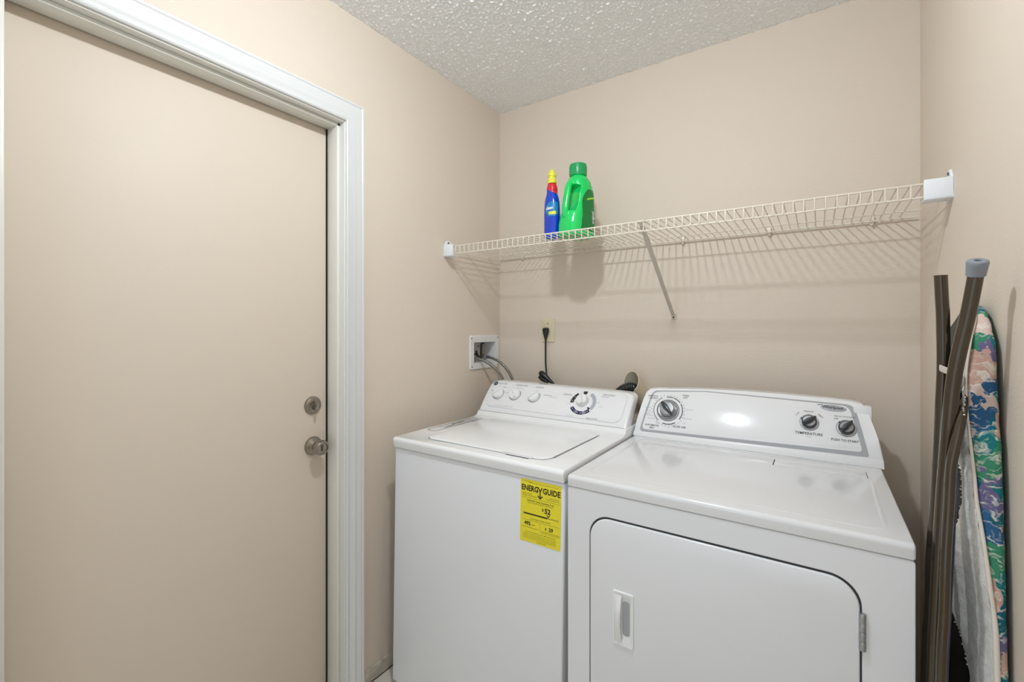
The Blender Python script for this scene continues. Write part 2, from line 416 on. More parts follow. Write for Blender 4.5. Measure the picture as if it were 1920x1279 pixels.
# ------------------------------------------------------------------ washer
wash = thing('washing_machine', 'white top-loading washing machine with a yellow energy sticker, left of the dryer', 'washing machine', (0.458, -0.475, 0), math.radians(-0.2))
HW = 0.345; FY = -0.335
bm = newbox(-HW, HW, FY, 0.315, 0.035, 0.8855, 0.006, 3)
for v in bm.verts: v.co.x -= 0.016*(0.885-v.co.z)/0.85      # the cabinet stands a touch out of square
obj('cabinet', bm, M['enamel'], wash)
for sx in (-1, 1):
    for yy in (FY+0.05, 0.27): obj('foot', lathe(bmesh.new(), [(0, 0), (0.02, 0), (0.02, 0.008), (0.008, 0.012), (0.008, 0.04), (0, 0.04)], Matrix.Translation((sx*0.30-0.015, yy, 0)), 16), M['black_rubber'], wash)
# top panel: side profile swept across, front lip, rear sweep up to the console; lid well cut as a shallow groove
def yz_extrude(prof, x0, x1, bev=0.0, seg=3):
    bm = bmesh.new(); f = bm.faces.new([bm.verts.new((x0, y, z)) for y, z in prof]); r = bmesh.ops.extrude_face_region(bm, geom=[f])
    for v in r['geom']:
        if isinstance(v, bmesh.types.BMVert): v.co.x = x1
    if bev:
        es = [e for e in bm.edges if abs(e.verts[0].co.x-e.verts[1].co.x) < 1e-6]
        bmesh.ops.bevel(bm, geom=es, offset=bev, segments=seg, profile=0.5, affect='EDGES')
    return bm
def arc(cx, cy, r, a0, a1, n=6):
    return [(cx+r*math.cos(math.radians(a0+(a1-a0)*k/n)), cy+r*math.sin(math.radians(a0+(a1-a0)*k/n))) for k in range(n+1)]
prof = [(-0.341, 0.8885)] + arc(-0.334, 0.912, 0.012, 190, 90, 6) + [(-0.2, 0.9245), (0.085, 0.9245), (0.115, 0.926), (0.135, 0.931), (0.142, 0.9395), (0.148, 0.9462), (0.170, 0.9480), (0.32, 0.9480), (0.32, 0.8885)]
top = obj('top_panel', yz_extrude(prof, -HW-0.0005, HW+0.0003, 0.004), M['enamel_lid'], wash)
LX0, LX1, LY0, LY1 = -0.236, 0.262, -0.292, 0.105
flat = lambda z: (lambda a, b, h: V((a, b, z+h)))
bm = bmesh.new()
plate(rrect(LX0-0.003, LX1+0.003, LY0-0.003, LY1, (0.035, 0.04, 0.01, 0.01)), flat(0.9245), 0.0003, bm=bm)
obj('lid_gap', bm, M['soft_gap'], top)
obj('lid_side_gap', newbox(LX1+0.0006, LX1+0.0034, LY0+0.040, LY1-0.03, 0.9244, 0.9251), M['gap'], top)
lo = rrect(LX0, LX1, LY0, LY1, (0.033, 0.038, 0.01, 0.01), 8)
lid = obj('lid', plate(lo, flat(0.9246), 0.0045, 0.003, bseg=3), M['enamel_lid'], wash)
obj('finger_notch', newbox(0.105, 0.215, LY0-0.010, LY0+0.004, 0.9246, 0.9286, 0.0015), M['enamel_top'], lid)
obj('notch_shadow_gap', newbox(0.122, 0.205, LY0-0.0118, LY0-0.0095, 0.9243, 0.9255), M['gap'], lid)
# instruction panel printed on the left of the top
bm = bmesh.new(); F = lambda a, b, h: V((-0.302+a, -0.045+b, 0.9246+h))
W2, H2, ww = 0.026, 0.150, 0.0032
pts = rrect(-W2, W2-0.004, -H2, H2, 0.018, 5)
for i in range(len(pts)): line2(F, *pts[i], *pts[(i+1) % len(pts)], ww, 0.0004, bm)
for k in range(7): line2(F, -0.022, -0.08+k*0.034, 0.018, -0.08+k*0.034, 0.0022, 0.0004, bm)
text_bm('IMPORTANT', 0.015, F, 0.0004, rot=PI/2, at=(-0.008, 0.02), bold=0.0006, bm=bm); text_bm('BLEACH', 0.013, F, 0.0004, rot=PI/2, at=(0.006, -0.05), bold=0.0006, bm=bm)
for k in range(16): line2(F, 0.004+0.005*(k % 3), -0.02+k*0.009, 0.008+0.005*(k % 3), -0.015+k*0.009, 0.0036, 0.0004, bm)
obj('instruction_print', bm, M['print_dark'], top)

# console
S = V((0, 0.10, 0.115)).normalized(); N = V((0, -0.115, 0.10)).normalized(); P0 = V((0, 0.150, 0.9470))
def wc(a, b, h):
    return P0 + V((a-0.0155, 0, 0)) + S*b + N*(h - 0.012*((b-0.08)/0.09)**2*0.5)
out = round_poly([(-0.3325, -0.009), (0.3560, -0.009), (0.3560, 0.158), (-0.3310, 0.1690)], [0.004, 0.004, 0.045, 0.035], 8)
bm = plate(out, lambda a, b, h: wc(a, b, 0) + V((0, -h, 0)), 0.0, 0.0085, cuts=0.012, back=-0.055, bseg=4)
con = obj('control_panel', bm, M['gloss_plastic'], wash, smooth=40)
obj('console_seam', tube(bmesh.new(), [wc(-0.3300+0.685*k/10, 0.0020, 0.0008) for k in range(11)], 0.0020, 6), M['grey_plastic'], con)
out2 = round_poly([(-0.3080, 0.026), (0.3320, 0.018), (0.3330, 0.152), (-0.3120, 0.163)], [0.035, 0.04, 0.03, 0.025], 8)
obj('face_plate', plate(out2, lambda a, b, h: wc(a, b, h), 0.0038, 0.0034, cuts=0.012, bseg=4), M['gloss_plastic'], con, smooth=40)
ws = lambda a, b, h: wc(a, b, 0.0040+h)
def knob(parent, name, fn, a, b, r, ht, ang, m, ridge_m, base_m=None, ridge_w=0.32, ridge_len=1.0):
    o3 = fn(a, b, 0); zz = (fn(a, b, 1)-fn(a, b, 0)).normalized(); mt = axis_mat(o3, zz)
    k = obj(name, lathe(bmesh.new(), [(0, 0), (r*1.04, 0), (r*1.04, ht*0.18), (r*0.97, ht*0.45), (r*0.93, ht*0.62), (r*0.84, ht*0.70), (0, ht*0.72)], mt, 36), m, parent)
    c, s_ = math.cos(ang), math.sin(ang)
    w = r*ridge_w
    sh = round_poly([(-r*0.98*ridge_len, -w*0.5), (r*0.98*ridge_len, -w*0.35), (r*0.98*ridge_len, w*0.35), (-r*0.98*ridge_len, w*0.5)], w*0.3, 3)
    f2 = lambda x, y, h: mt @ V((x*c-y*s_, x*s_+y*c, h))
    obj('grip', plate(sh, f2, ht, ht*0.12, back=ht*0.3), ridge_m, k)
    return k
dg = math.radians
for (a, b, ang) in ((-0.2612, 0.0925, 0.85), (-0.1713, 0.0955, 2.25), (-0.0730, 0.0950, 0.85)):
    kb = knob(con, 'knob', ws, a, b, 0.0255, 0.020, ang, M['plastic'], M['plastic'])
    bm = bmesh.new(); ring_arc(ws, a+0.0012, b-0.0012, 0.0262, 0.0286, dg(-140), dg(50), 0.0002, bm, 30); obj('knob_ring_or_shade', bm, M['print_grey'], kb)  # grey arc paints the shade at each washer knob's lower right
dk = knob(con, 'cycle_dial', ws, 0.1560, 0.0965, 0.0250, 0.030, 1.95, M['plastic'], M['plastic'], ridge_w=0.4)
bm = bmesh.new(); da, dbb = 0.1585, 0.0905; R0, R1 = 0.0405, 0.0555
dg = math.radians
ring_arc(ws, da, dbb, R0, R1, dg(84), dg(104), 0.0003, bm); ring_arc(ws, da, dbb, R0, R1, dg(128), dg(186), 0.0003, bm)
obj('dial_scale', bm, M['print_black'], con)
bm = bmesh.new(); ring_arc(ws, da, dbb, R0, R1, dg(212), dg(318), 0.0003, bm); obj('dial_scale', bm, M['print_navy'], con)
bm = bmesh.new(); ring_arc(ws, da, dbb, R0, R1, dg(-34), dg(62), 0.0003, bm); obj('dial_scale', bm, M['print_light'], con)
for s_, a_ in (('6', 222), ('4', 236), ('14', 256), ('10', 274), ('8', 300), ('6', 309), ('12', 150), ('16', 175)):
    word(con, 'dial_number', M['print_white'], s_, 0.008, ws, h=0.0006, rot=dg(a_+90), at=(da+0.048*math.cos(dg(a_)), dbb+0.048*math.sin(dg(a_))))
for a_ in (244, 250, 284, 289, 294):
    obj('dial_tick', line2(ws, da+R0*math.cos(dg(a_)), dbb+R0*math.sin(dg(a_)), da+R1*math.cos(dg(a_)), dbb+R1*math.sin(dg(a_)), 0.0014, 0.0006, bmesh.new()), M['print_white'], con)
bm = bmesh.new(); mtp = wc
line2(ws, da+0.026, dbb-0.020, da+0.036, dbb-0.028, 0.007, 0.0004, bm); obj('dial_pointer', bm, M['print_black'], con)
for s_, z_, a, b in (('LOAD SIZE', 0.0098, -0.2630, 0.1500), ('TEMPERATURE', 0.0098, -0.1600, 0.1480), ('OPTIONS', 0.0098, -0.0650, 0.1450), ('NORMAL', 0.0100, 0.0810, 0.1215),
                     ('PERM PRESS', 0.0098, 0.2560, 0.1360), ('CASUALS', 0.0075, 0.2430, 0.1265), ('DELICATES', 0.0096, 0.2150, 0.0235), ('SMALL', 0.006, -0.300, 0.108),
                     ('MEDIUM', 0.0055, -0.240, 0.130), ('LARGE', 0.006, -0.216, 0.100), ('SUPER', 0.0055, -0.247, 0.060), ('EXTRA RINSE', 0.0062, -0.010, 0.108)):
    word(con, 'lettering', M['print_grey'], s_, z_, ws, at=(a, b))
for s_, z_, a, b in (('Extra Large Capacity Heavy Duty', 0.0070, -0.2050, 0.0340), ('cold  warm  hot', 0.006, -0.158, 0.131), ('LIGHT', 0.006, 0.100, 0.100), ('RINSE', 0.006, 0.098, 0.078),
                     ('HEAVY SOIL', 0.006, 0.120, 0.026), ('SOAK', 0.006, 0.222, 0.096), ('KNITS', 0.006, 0.238, 0.078), ('rinse and spin', 0.006, 0.020, 0.101)):
    word(con, 'fine_lettering', M['print_light'], s_, z_, ws, at=(a, b))
bd = obj('badge', plate([(0.0115*math.cos(a*PI/16), 0.0115*math.sin(a*PI/16)) for a in range(32)], lambda a, b, h: ws(-0.3020+a, 0.1475+b, h), 0.0012, 0.0005), M['dark_plastic'], con)
bm = bmesh.new(); fb = lambda a, b, h: ws(-0.3020+a, 0.1475+b, h)
ring_arc(fb, 0, 0, 0.0093, 0.0100, 0, 2*PI, 0.0014, bm, 32); text_bm('GE', 0.0115, fb, 0.0014, at=(0, 0), bm=bm)
obj('emblem', bm, M['print_light'], bd)

# energy guide sticker on the cabinet front
EX, EZ, EW, EH = 0.2655, 0.7850, 0.1345, 0.1820
ef = lambda a, b, h: V((EX+a-0.016*(0.885-EZ-b)/0.85+0.0019, FY-0.0006-h, EZ+b))
lb = obj('energy_sticker', plate(rrect(-EW/2, EW/2, -EH/2, EH/2, (0.002, 0.006, 0.002, 0.002), 4), ef, 0.0003), M['yellow'], wash)
lb['label'] = 'yellow energy guide sticker printed in black'
bm = bmesh.new()
hb = lambda s_, z_, a, b, **k: text_bm(s_, z_, ef, 0.0005, at=(a, b), bm=bm, **k)
hb('ENERG', 0.0225, -EW/2+0.0026, 0.0655, align='LEFT', bold=0.0008, sx=0.82)
hb('GUIDE', 0.0225, EW/2-0.0026, 0.0655, align='RIGHT', bold=0.0008, sx=0.86)
cy = -0.0010
for sg in (-1, 1): line2(ef, cy+sg*0.0068, 0.0745, cy, 0.0630, 0.0034, 0.0005, bm)
line2(ef, cy, 0.0650, cy, 0.0440, 0.0034, 0.0005, bm)
for sg in (-1, 1): line2(ef, cy+sg*0.0080, 0.0500, cy-sg*0.0010, 0.0415, 0.0036, 0.0005, bm)
hb('U.S. Government', 0.0044, -0.045, 0.0850); hb('Federal law prohibits removal of this label before consumer purchase.', 0.0034, 0.010, 0.0830)
hb('Clothes Washer', 0.0050, -0.062, 0.0500, align='LEFT'); hb('Capacity Class: Standard', 0.0050, -0.062, 0.0445, align='LEFT')
hb('General Electric', 0.0050, 0.062, 0.0500, align='RIGHT'); hb('Top Loading 27 inch', 0.0050, 0.062, 0.0445, align='RIGHT')
line2(ef, -0.062, 0.0380, 0.062, 0.0380, 0.0006, 0.0005, bm)
hb('Estimated Yearly Operating Cost', 0.0066, 0.0, 0.0310, bold=0.0001); hb('(when used with an electric water heater)', 0.0050, 0.0, 0.0250)
hb('$', 0.0110, 0.0085, 0.0120, bold=0.0003); hb('52', 0.0200, 0.0240, 0.0100, bold=0.0007)
line2(ef, 0.022, 0.0015, 0.0265, -0.0060, 0.0024, 0.0005, bm); line2(ef, 0.031, 0.0015, 0.0265, -0.0060, 0.0024, 0.0005, bm)
line2(ef, -0.055, -0.0085, 0.024, -0.0085, 0.0042, 0.0005, bm); line2(ef, 0.024, -0.0085, 0.058, -0.0085, 0.0014, 0.0005, bm)
for a in (-0.057, 0.058): line2(ef, a, -0.003, a, -0.0150, 0.0008, 0.0005, bm)
hb('Cost Range of Similar Models', 0.0056, 0.0, -0.0210)
line2(ef, -0.062, -0.0270, 0.062, -0.0270, 0.0006, 0.0005, bm)
hb('492', 0.0140, -0.0420, -0.0370, bold=0.0006); hb('kWh', 0.0060, -0.0220, -0.0390)
hb('$', 0.0090, 0.0190, -0.0400, bold=0.0003); hb('29', 0.0140, 0.0360, -0.0400, bold=0.0006)
hb('Estimated Yearly Electricity Use', 0.0044, -0.034, -0.0480); hb('Estimated Yearly Operating Cost', 0.0044, 0.034, -0.0500); hb('(when used with a natural gas water heater)', 0.0032, 0.034, -0.0545)
line2(ef, 0.0, -0.0280, 0.0, -0.0560, 0.0005, 0.0005, bm)
hb('Your cost will depend on your utility rates and use.', 0.0048, 0.0, -0.0610)
for k in range(5): hb('Cost range based only on standard capacity models. Estimated operating cost based on eight wash loads', 0.0026, -0.058, -0.0665-0.0034*k, align='LEFT')
hb('www.ftc.gov/energy', 0.0040, 0.004, -0.0850)
obj('sticker_lettering', bm, M['print_olive'], lb)

# ------------------------------------------------------------------ dryer
dry = thing('clothes_dryer', 'white front-loading clothes dryer with a hinged door, right of the washing machine', 'clothes dryer', (1.1725, -0.460, 0), 0.0)
HX = 0.3585; FD = -0.354
dx0, dx1, dz0, dz1, dr = -0.2960, 0.2810, 0.285, 0.8225, 0.055
# cabinet: front skin with an opening behind the door
bm = newbox(-HX, HX, FD+0.004, 0.335, 0.035, 0.8815, 0.004, 2)
obj('cabinet', bm, M['enamel'], dry)
def frontp(a, b, h): return V((a, FD-h, b))
outer = rrect(-HX-0.001, HX+0.001, 0.04, 0.8815, 0.006, 3); inner = rrect(dx0-0.002, dx1+0.002, dz0-0.002, dz1+0.002, dr+0.002, 10)
bm = bmesh.new()
def loopverts(pts, h): return [bm.verts.new(frontp(a, b, h)) for a, b in pts]
def edgeloop(vs): return [bm.edges.new((vs[i], vs[(i+1) % len(vs)])) for i in range(len(vs))]
o_f, i_f = loopverts(outer, 0.0), loopverts(inner, 0.0)
bmesh.ops.triangle_fill(bm, use_beauty=True, edges=edgeloop(o_f)+edgeloop(i_f))
# roll the rim inwards round the door opening and round the outside
for vs, pts, sgn in ((o_f, outer, 1), (i_f, inner, -1)):
    n = len(pts); cx = sum(p[0] for p in pts)/n; prev = vs
    for off, h in ((0.0012, -0.0010), (0.0018, -0.004)):
        q = []
        for i in range(n):
            a, b = V(pts[i-1]), V(pts[(i+1) % n]); tt = (b-a).normalized(); nn = V((tt.y, -tt.x))*sgn
            q.append((pts[i][0]+nn.x*off, pts[i][1]+nn.y*off))
        cur = loopverts(q, h)
        for i in range(n): bm.faces.new((prev[i], prev[(i+1) % n], cur[(i+1) % n], cur[i]))
        prev = cur
fp = obj('front_panel', bm, M['enamel'], dry, smooth=50)
for p in fp.data.polygons:
    if abs(p.normal.y) > 0.995: p.use_smooth = False
obj('door_seal', plate(inner, lambda a, b, h: V((a, FD+0.0038-h, b)), 0.0004), M['gap'], dry)
dd = obj('dryer_door', plate(rrect(dx0+0.0030, dx1-0.0030, dz0+0.0022, dz1-0.0045, dr-0.002, 10), lambda a, b, h: V((a, FD+0.003-h, b)), 0.0060, 0.0030, bseg=3), M['enamel'], dry, smooth=50)
FDD = FD-0.0030
# recessed handle: frame plate, scoop (open cavity) and a curved grip fin on its left
hf = lambda a, b, h: V((a, FDD-h, b))
hx0, hx1, hz0, hz1 = -0.2300, -0.1735, 0.5065, 0.6440
bm = bmesh.new()
o1 = rrect(hx0, hx1, hz0, hz1, 0.006, 4); i1 = rrect(-0.2075, -0.1810, 0.5165, 0.6330, 0.006, 4)
n = len(o1)
L0 = [bm.verts.new(hf(a, b, 0)) for a, b in o1]; L1 = [bm.verts.new(hf(a*0.985-0.003*0, b, 0.004)) for a, b in rrect(hx0+0.0015, hx1-0.0015, hz0+0.0015, hz1-0.0015, 0.005, 4)]
for v, (a, b) in zip(L1, rrect(hx0+0.0015, hx1-0.0015, hz0+0.0015, hz1-0.0015, 0.005, 4)): v.co = hf(a, b, 0.004)
L2 = [bm.verts.new(hf(a, b, 0.0036)) for a, b in i1]
L3 = [bm.verts.new(hf(a, b, 0.0005)) for a, b in rrect(-0.2065, -0.1835, 0.5280, 0.6290, 0.006, 4)]
for A_, B_ in ((L0, L1), (L1, L2), (L2, L3)):
    for i in range(n): bm.faces.new((A_[i], A_[(i+1) % n], B_[(i+1) % n], B_[i]))
bm.faces.new(L3)
hd = obj('handle', bm, M['plastic'], dd, smooth=40)
hd['label'] = 'recessed white plastic pull handle'
obj('handle_recess', plate(rrect(-0.2035, -0.1845, 0.5340, 0.6220, 0.007, 4), hf, 0.0008), M['grey_plastic'], hd)
bm = bmesh.new(); prev = None
for k in range(13):
    b = 0.5150+0.120*k/12; q = math.sin(PI*k/12)
    row = [bm.verts.new(hf(a, b, h)) for a, h in ((-0.2250, 0.004), (-0.2200, 0.004+0.010*q), (-0.2080, 0.004+0.014*q), (-0.2050, 0.004+0.011*q), (-0.2060, 0.0035))]
    if prev:
        for i in range(4): bm.faces.new((prev[i], prev[i+1], row[i+1], row[i]))
    prev = row
obj('handle_fin', bm, M['plastic'], hd, smooth=50)
for hz in (0.724, 0.385):
    bm = bmesh.new()
    for k in range(4): lathe(bm, [(0, 0), (0.0056, 0), (0.006, 0.001), (0.006, 0.0165), (0.0056, 0.0178), (0, 0.0178)], Matrix.Translation((dx1+0.001, FD-0.003, hz-0.036+0.0182*k)), 14)
    obj('hinge', bm, M['steel'], dd)
for sx in (-1, 1):
    for yy in (-0.30, 0.29): obj('foot', lathe(bmesh.new(), [(0, 0), (0.02, 0), (0.02, 0.008), (0.008, 0.012), (0.008, 0.04), (0, 0.04)], Matrix.Translation((sx*0.32, yy, 0)), 16), M['black_rubber'], dry)
obj('seam', newbox(-HX+0.003, HX-0.003, FD+0.0025, FD+0.02, 0.8790, 0.8852), M['gap'], dry)
# top panel with a faint raised rim and the lint door
prof = [(-0.3560, 0.8850)] + arc(-0.3465, 0.9040, 0.0105, 185, 90, 6) + [(0.335, 0.9145), (0.335, 0.8850)]
dt = obj('top_panel', yz_extrude(prof, -HX-0.003, HX+0.003, 0.005), M['enamel_top'], dry)
bm = bmesh.new(); zt = 0.9143
ro = rrect(-0.330, 0.330, -0.318, 0.165, 0.035, 8); ri = rrect(-0.319, 0.319, -0.306, 0.160, 0.028, 8)
a_ = [bm.verts.new((a, b, zt)) for a, b in ro]; b_ = [bm.verts.new((a*0.5+c*0.5, b*0.5+d*0.5, zt+0.0016)) for (a, b), (c, d) in zip(ro, ri)]; c_ = [bm.verts.new((a, b, zt+0.0003)) for a, b in ri]
for A_, B_ in ((a_, b_), (b_, c_)):
    for i in range(len(ro)): bm.faces.new((A_[i], A_[(i+1) % len(ro)], B_[(i+1) % len(ro)], B_[i]))
obj('raised_rim', bm, M['enamel_top'], dt, smooth=80)
ld = obj('lint_door', plate([(0.1020, 0.060), (0.3200, 0.060), (0.3200, 0.128), (0.278, 0.1500), (0.268, 0.1720), (0.152, 0.1720), (0.142, 0.150), (0.1020, 0.128)], flat(0.9146), 0.0022, 0.0018, bseg=3), M['enamel_top'], dry)
for x_ in (0.1005, 0.3215): obj('lint_door_gap', newbox(x_-0.0014, x_+0.0014, 0.062, 0.124, 0.9145, 0.9152), M['gap'], ld)

# dryer console
S2 = V((0, 0.092, 0.155)).normalized(); N2 = V((0, -0.155, 0.092)).normalized(); Q0 = V((0, 0.1870, 0.9150))
BUL = 0.010
def dc(a, b, h):
    a -= 0.003 + 0.058*b*(0.5-a/0.66)
    return Q0 + V((a, 0, 0)) + S2*(b*1.04) + N2*(h + BUL*(1-((b-0.105)/0.10)**2))
def top_arch(x): return 0.2020 - 0.0205*abs((x-0.03)/0.36)**2.2
pts = [(-0.3665, 0.0), (0.3710, 0.0), (0.3685, 0.030)]
right = [(0.3360, 0.1870)]; left = [(-0.3270, 0.1810)]
poly = [(-0.3620, 0.0), (0.3705, 0.0), (0.3690, 0.026)] + [(0.3690-0.036*(k/6)**1.25, 0.026+0.150*k/6) for k in range(1, 7)]
poly += [(0.325, 0.1870)] + [(x, top_arch(x)) for x in (0.30, 0.24, 0.18, 0.12, 0.06, 0.0, -0.06, -0.12, -0.18, -0.24, -0.29)] + [(-0.316, 0.1840)]
poly += [(-0.3290-0.0295*((6-k)/6)**1.0, 0.020+0.148*k/6) for k in range(6, 0, -1)] + [(-0.3590, 0.020)]
bm = plate(poly, lambda a, b, h: dc(a, b, 0)+V((0, -h, 0)), 0.0, 0.006, cuts=0.01, back=-0.050, bseg=3)
dcon = obj('control_panel', bm, M['gloss_plastic'], dry, smooth=40)
obj('base_strip', plate([(-0.3620, 0.0), (0.3700, 0.0), (0.3690, 0.0235), (-0.3590, 0.0175)], lambda a, b, h: dc(a, b, 0)+N2*h, 0.0016, 0.0012, cuts=0.01), M['plastic'], dcon)
obj('rear_cap', newbox(0.300, 0.346, 0.262, 0.312, 0.93, 1.078, 0.006), M['plastic'], dcon)
go = round_poly([(-0.3390, 0.0185), (0.3370, 0.0270), (0.3060, 0.1810), (-0.12, 0.1915), (-0.3020, 0.1775)], [0.012, 0.006, 0.03, 0.0, 0.025], 8)
wi = round_poly([(-0.3310, 0.0260), (0.3220, 0.0385), (0.2930, 0.1755), (-0.12, 0.1875), (-0.2965, 0.1725)], [0.014, 0.010, 0.028, 0.0, 0.024], 8)
obj('border_band', plate(go, lambda a, b, h: dc(a, b, h), 0.0006, 0.0, cuts=0.008), M['grey_plastic'], dcon, smooth=40)
obj('face_plate', plate(wi, lambda a, b, h: dc(a, b, h), 0.0014, 0.0006, cuts=0.008), M['gloss_plastic'], dcon, smooth=40)
ds = lambda a, b, h: dc(a, b, 0.0016+h)
bm = bmesh.new(); fa, fb2 = -0.2400, 0.1040
for a0, a1 in ((75, 100), (38, 72), (-35, 34)): ring_arc(ds, fa, fb2, 0.0495, 0.0525, dg(a0), dg(a1), 0.0003, bm)
ring_arc(ds, fa, fb2, 0.0500, 0.0520, dg(118), dg(232), 0.0003, bm); ring_arc(ds, fa, fb2, 0.0495, 0.0525, dg(252), dg(304), 0.0003, bm)
for a in range(0, 360, 12):
    ring_arc(ds, fa, fb2, 0.0565, 0.0585, dg(a), dg(a+2.5), 0.0003, bm)
ring_arc(ds, fa, fb2, 0.0375, 0.0400, 0, 2*PI, 0.0003, bm, 60)
obj('dial_scale', bm, M['print_black'], dcon)
mt = axis_mat(ds(fa, fb2, 0), N2)
td = obj('timer_dial', lathe(bmesh.new(), [(0, 0), (0.0360, 0), (0.0360, 0.004), (0.0335, 0.007), (0.0300, 0.006), (0.0285, 0.006), (0.0265, 0.018), (0.0230, 0.0215), (0, 0.0225)], mt, 44), M['knob_grey'], dcon)
def bar_grip(parent, mt, L, w, h, ang, m, back=0.006):
    c, s_ = math.cos(ang), math.sin(ang)
    sh = round_poly([(-L, -w*0.62), (-L*0.2, -w), (L, -w*0.42), (L, w*0.42), (-L*0.2, w), (-L, w*0.62)], w*0.4, 4)
    return obj('grip', plate(sh, lambda x, y, z: mt @ V((x*c-y*s_, x*s_+y*c, z)), h, h*0.12, back=back, bseg=3), m, parent, smooth=40)
bar_grip(td, mt, 0.0275, 0.0088, 0.0335, dg(-47), M['dark_plastic'])
for a, b, ang, nm in ((0.1915, 0.1100, dg(35), 'temperature_knob'), (0.2850, 0.1030, dg(50), 'start_knob')):
    bm = bmesh.new(); ring_arc(ds, a, b, 0.0235, 0.0262, 0, 2*PI, 0.0003, bm, 48); obj('knob_ring_or_shade', bm, M['grey_plastic'], dcon)
    mt = axis_mat(ds(a, b, 0), N2)
    bm = lathe(bmesh.new(), [(0, 0), (0.0205, 0), (0.0205, 0.012), (0.0185, 0.0145), (0.0165, 0.0145)], mt, 40)
    k = obj(nm, bm, M['dark_plastic'], dcon)
    obj('knob_face', lathe(bmesh.new(), [(0.0168, 0.0143), (0.0160, 0.0162), (0, 0.0168)], mt, 36), M['knob_grey'], k)
    bar_grip(k, mt, 0.0220, 0.0068, 0.0290, ang, M['dark_plastic'])
dl = lambda s_, z_, a, b, **k: word(dcon, 'lettering', M['print_black'], s_, z_, ds, at=(a, b), **k)
dl('TEMPERATURE', 0.0110, 0.1900, 0.0745, bold=0.0001); dl('PUSH TO START', 0.0092, 0.2800, 0.0655, bold=0.0001)
dl('AUTOMATIC', 0.0088, -0.2930, 0.0435, bold=0.0001); dl('DRY', 0.0088, -0.2930, 0.0345, bold=0.0001); dl('FLUFF AIR', 0.0100, -0.1960, 0.0480, bold=0.0001)
dl('TIMED', 0.0088, -0.1830, 0.1660); dl('DRY', 0.0088, -0.1830, 0.1570); dl('WRINKLE', 0.0085, -0.3000, 0.1545); dl('GUARD', 0.0085, -0.2970, 0.1455)
dl('MEDIUM', 0.0068, 0.1900, 0.1455); dl('LOW', 0.0068, 0.1610, 0.1350, rot=0.9); dl('HIGH', 0.0068, 0.2210, 0.1340, rot=-0.75)
dl('END OF CYCLE SIGNAL', 0.0050, 0.2820, 0.1385); dl('OFF', 0.0066, 0.2600, 0.1300)
for a_, b_, c_ in ((0.1915, 0.1100, 145), (0.1915, 0.1100, 90), (0.2850, 0.1030, 130)):
    obj('setting_mark', ring_arc(ds, a_, b_, 0.0215, 0.0260, dg(c_), dg(c_+11), 0.0004, bmesh.new()), M['print_black'], dcon)
dl2 = lambda s_, z_, a, b, **k: word(dcon, 'fine_lettering', M['print_light'], s_, z_, ds, at=(a, b), **k)
for s_, a, b in (('off', -0.312, 0.125), ('very dry', -0.312, 0.108), ('normal', -0.313, 0.096), ('energy', -0.313, 0.088), ('preferred', -0.312, 0.080), ('less dry', -0.300, 0.068),
                 ('60 heavy', -0.166, 0.113), ('40 normal', -0.170, 0.080), ('20', -0.180, 0.062), ('damp', -0.272, 0.054), ('10', -0.236, 0.040)): dl2(s_, 0.0070, a, b)
dl2('(heat)', 0.0055, 0.1900, 0.0655)
fl = lambda a, b, h: ds(0.2540+a, 0.1640+b-a*0.04, h)
bg = obj('badge', plate([(0.0330*math.cos(a*PI/20), 0.0105*math.sin(a*PI/20)) for a in range(40)], fl, 0.0012, 0.0005), M['grey_plastic'], dcon)
bm = bmesh.new(); text_bm('Whirlpool', 0.0125, fl, 0.0014, at=(-0.002, 0.001), bold=0.0003, bm=bm); line2(fl, -0.041, 0.006, -0.026, 0.0095, 0.0012, 0.0014, bm)
obj('emblem', bm, M['print_black'], bg)

# ------------------------------------------------------------------ wire shelf
sh = thing('wire_shelf', 'long white wire shelf fixed between the side walls above both machines', 'shelf', (0, 0, 1.677))
SY = -0.420; sxa, sxb = 0.012, W_-0.012
rod = lambda y, z, r, x0=sxa, x1=sxb: tube(bmesh.new(), [(x0, y, z), (x1, y, z)], r, 8)
obj('front_rod', rod(SY, 0.0, 0.0028), M['wire'], sh); obj('lip_rod', rod(SY, -0.0335, 0.0028), M['wire'], sh)
obj('middle_rod', rod(-0.112, -0.0035, 0.0024), M['wire'], sh); obj('middle_rod', rod(-0.280, -0.0035, 0.0024), M['wire'], sh); obj('rear_rod', rod(-0.014, -0.0050, 0.0032), M['wire'], sh)
bm = bmesh.new(); nw = 63
for k in range(nw):
    x = 0.038+(1.602-0.038)*k/(nw-1)
    tube(bm, [(x, -0.008, 0.0002), (x, SY+0.004, 0.0015), (x, SY-0.0015, -0.001), (x, SY-0.003, -0.005), (x, SY-0.003, -0.0335)], 0.0018, 6)
obj('wire_grid', bm, M['wire'], sh)
for side, xw, sg in (('l', 0.0, 1), ('r', W_, -1)):
    bm = bmesh.new(); q = 0.054
    xs = sorted((xw, xw+sg*q))
    box(bm, xs[0], xs[1], SY-0.012, SY-0.007, -0.043, 0.008, 0.002)
    box(bm, xs[0], xs[1], SY-0.012, SY+0.030, -0.043, -0.039, 0.0015)
    xs2 = sorted((xw, xw+sg*0.004))
    plate(round_poly([(-0.043-0.004, -0.044), (0.020, -0.044), (0.020, 0.012), (-0.010, 0.030), (-0.026, 0.030), (-0.0420, 0.008)], 0.004, 3),
          lambda a, b, h: V((xw+sg*h, SY+0.035+a, b)), 0.0045, 0.001, bm=bm)
    br = obj('end_bracket', bm, M['bracket'], sh)
    obj('screw', lathe(bmesh.new(), [(0.0042, 0), (0.0038, 0.0018), (0, 0.0022)], axis_mat((xw+sg*0.0045, SY+0.016, 0.021), (sg, 0, 0)), 12), M['screw'], br)
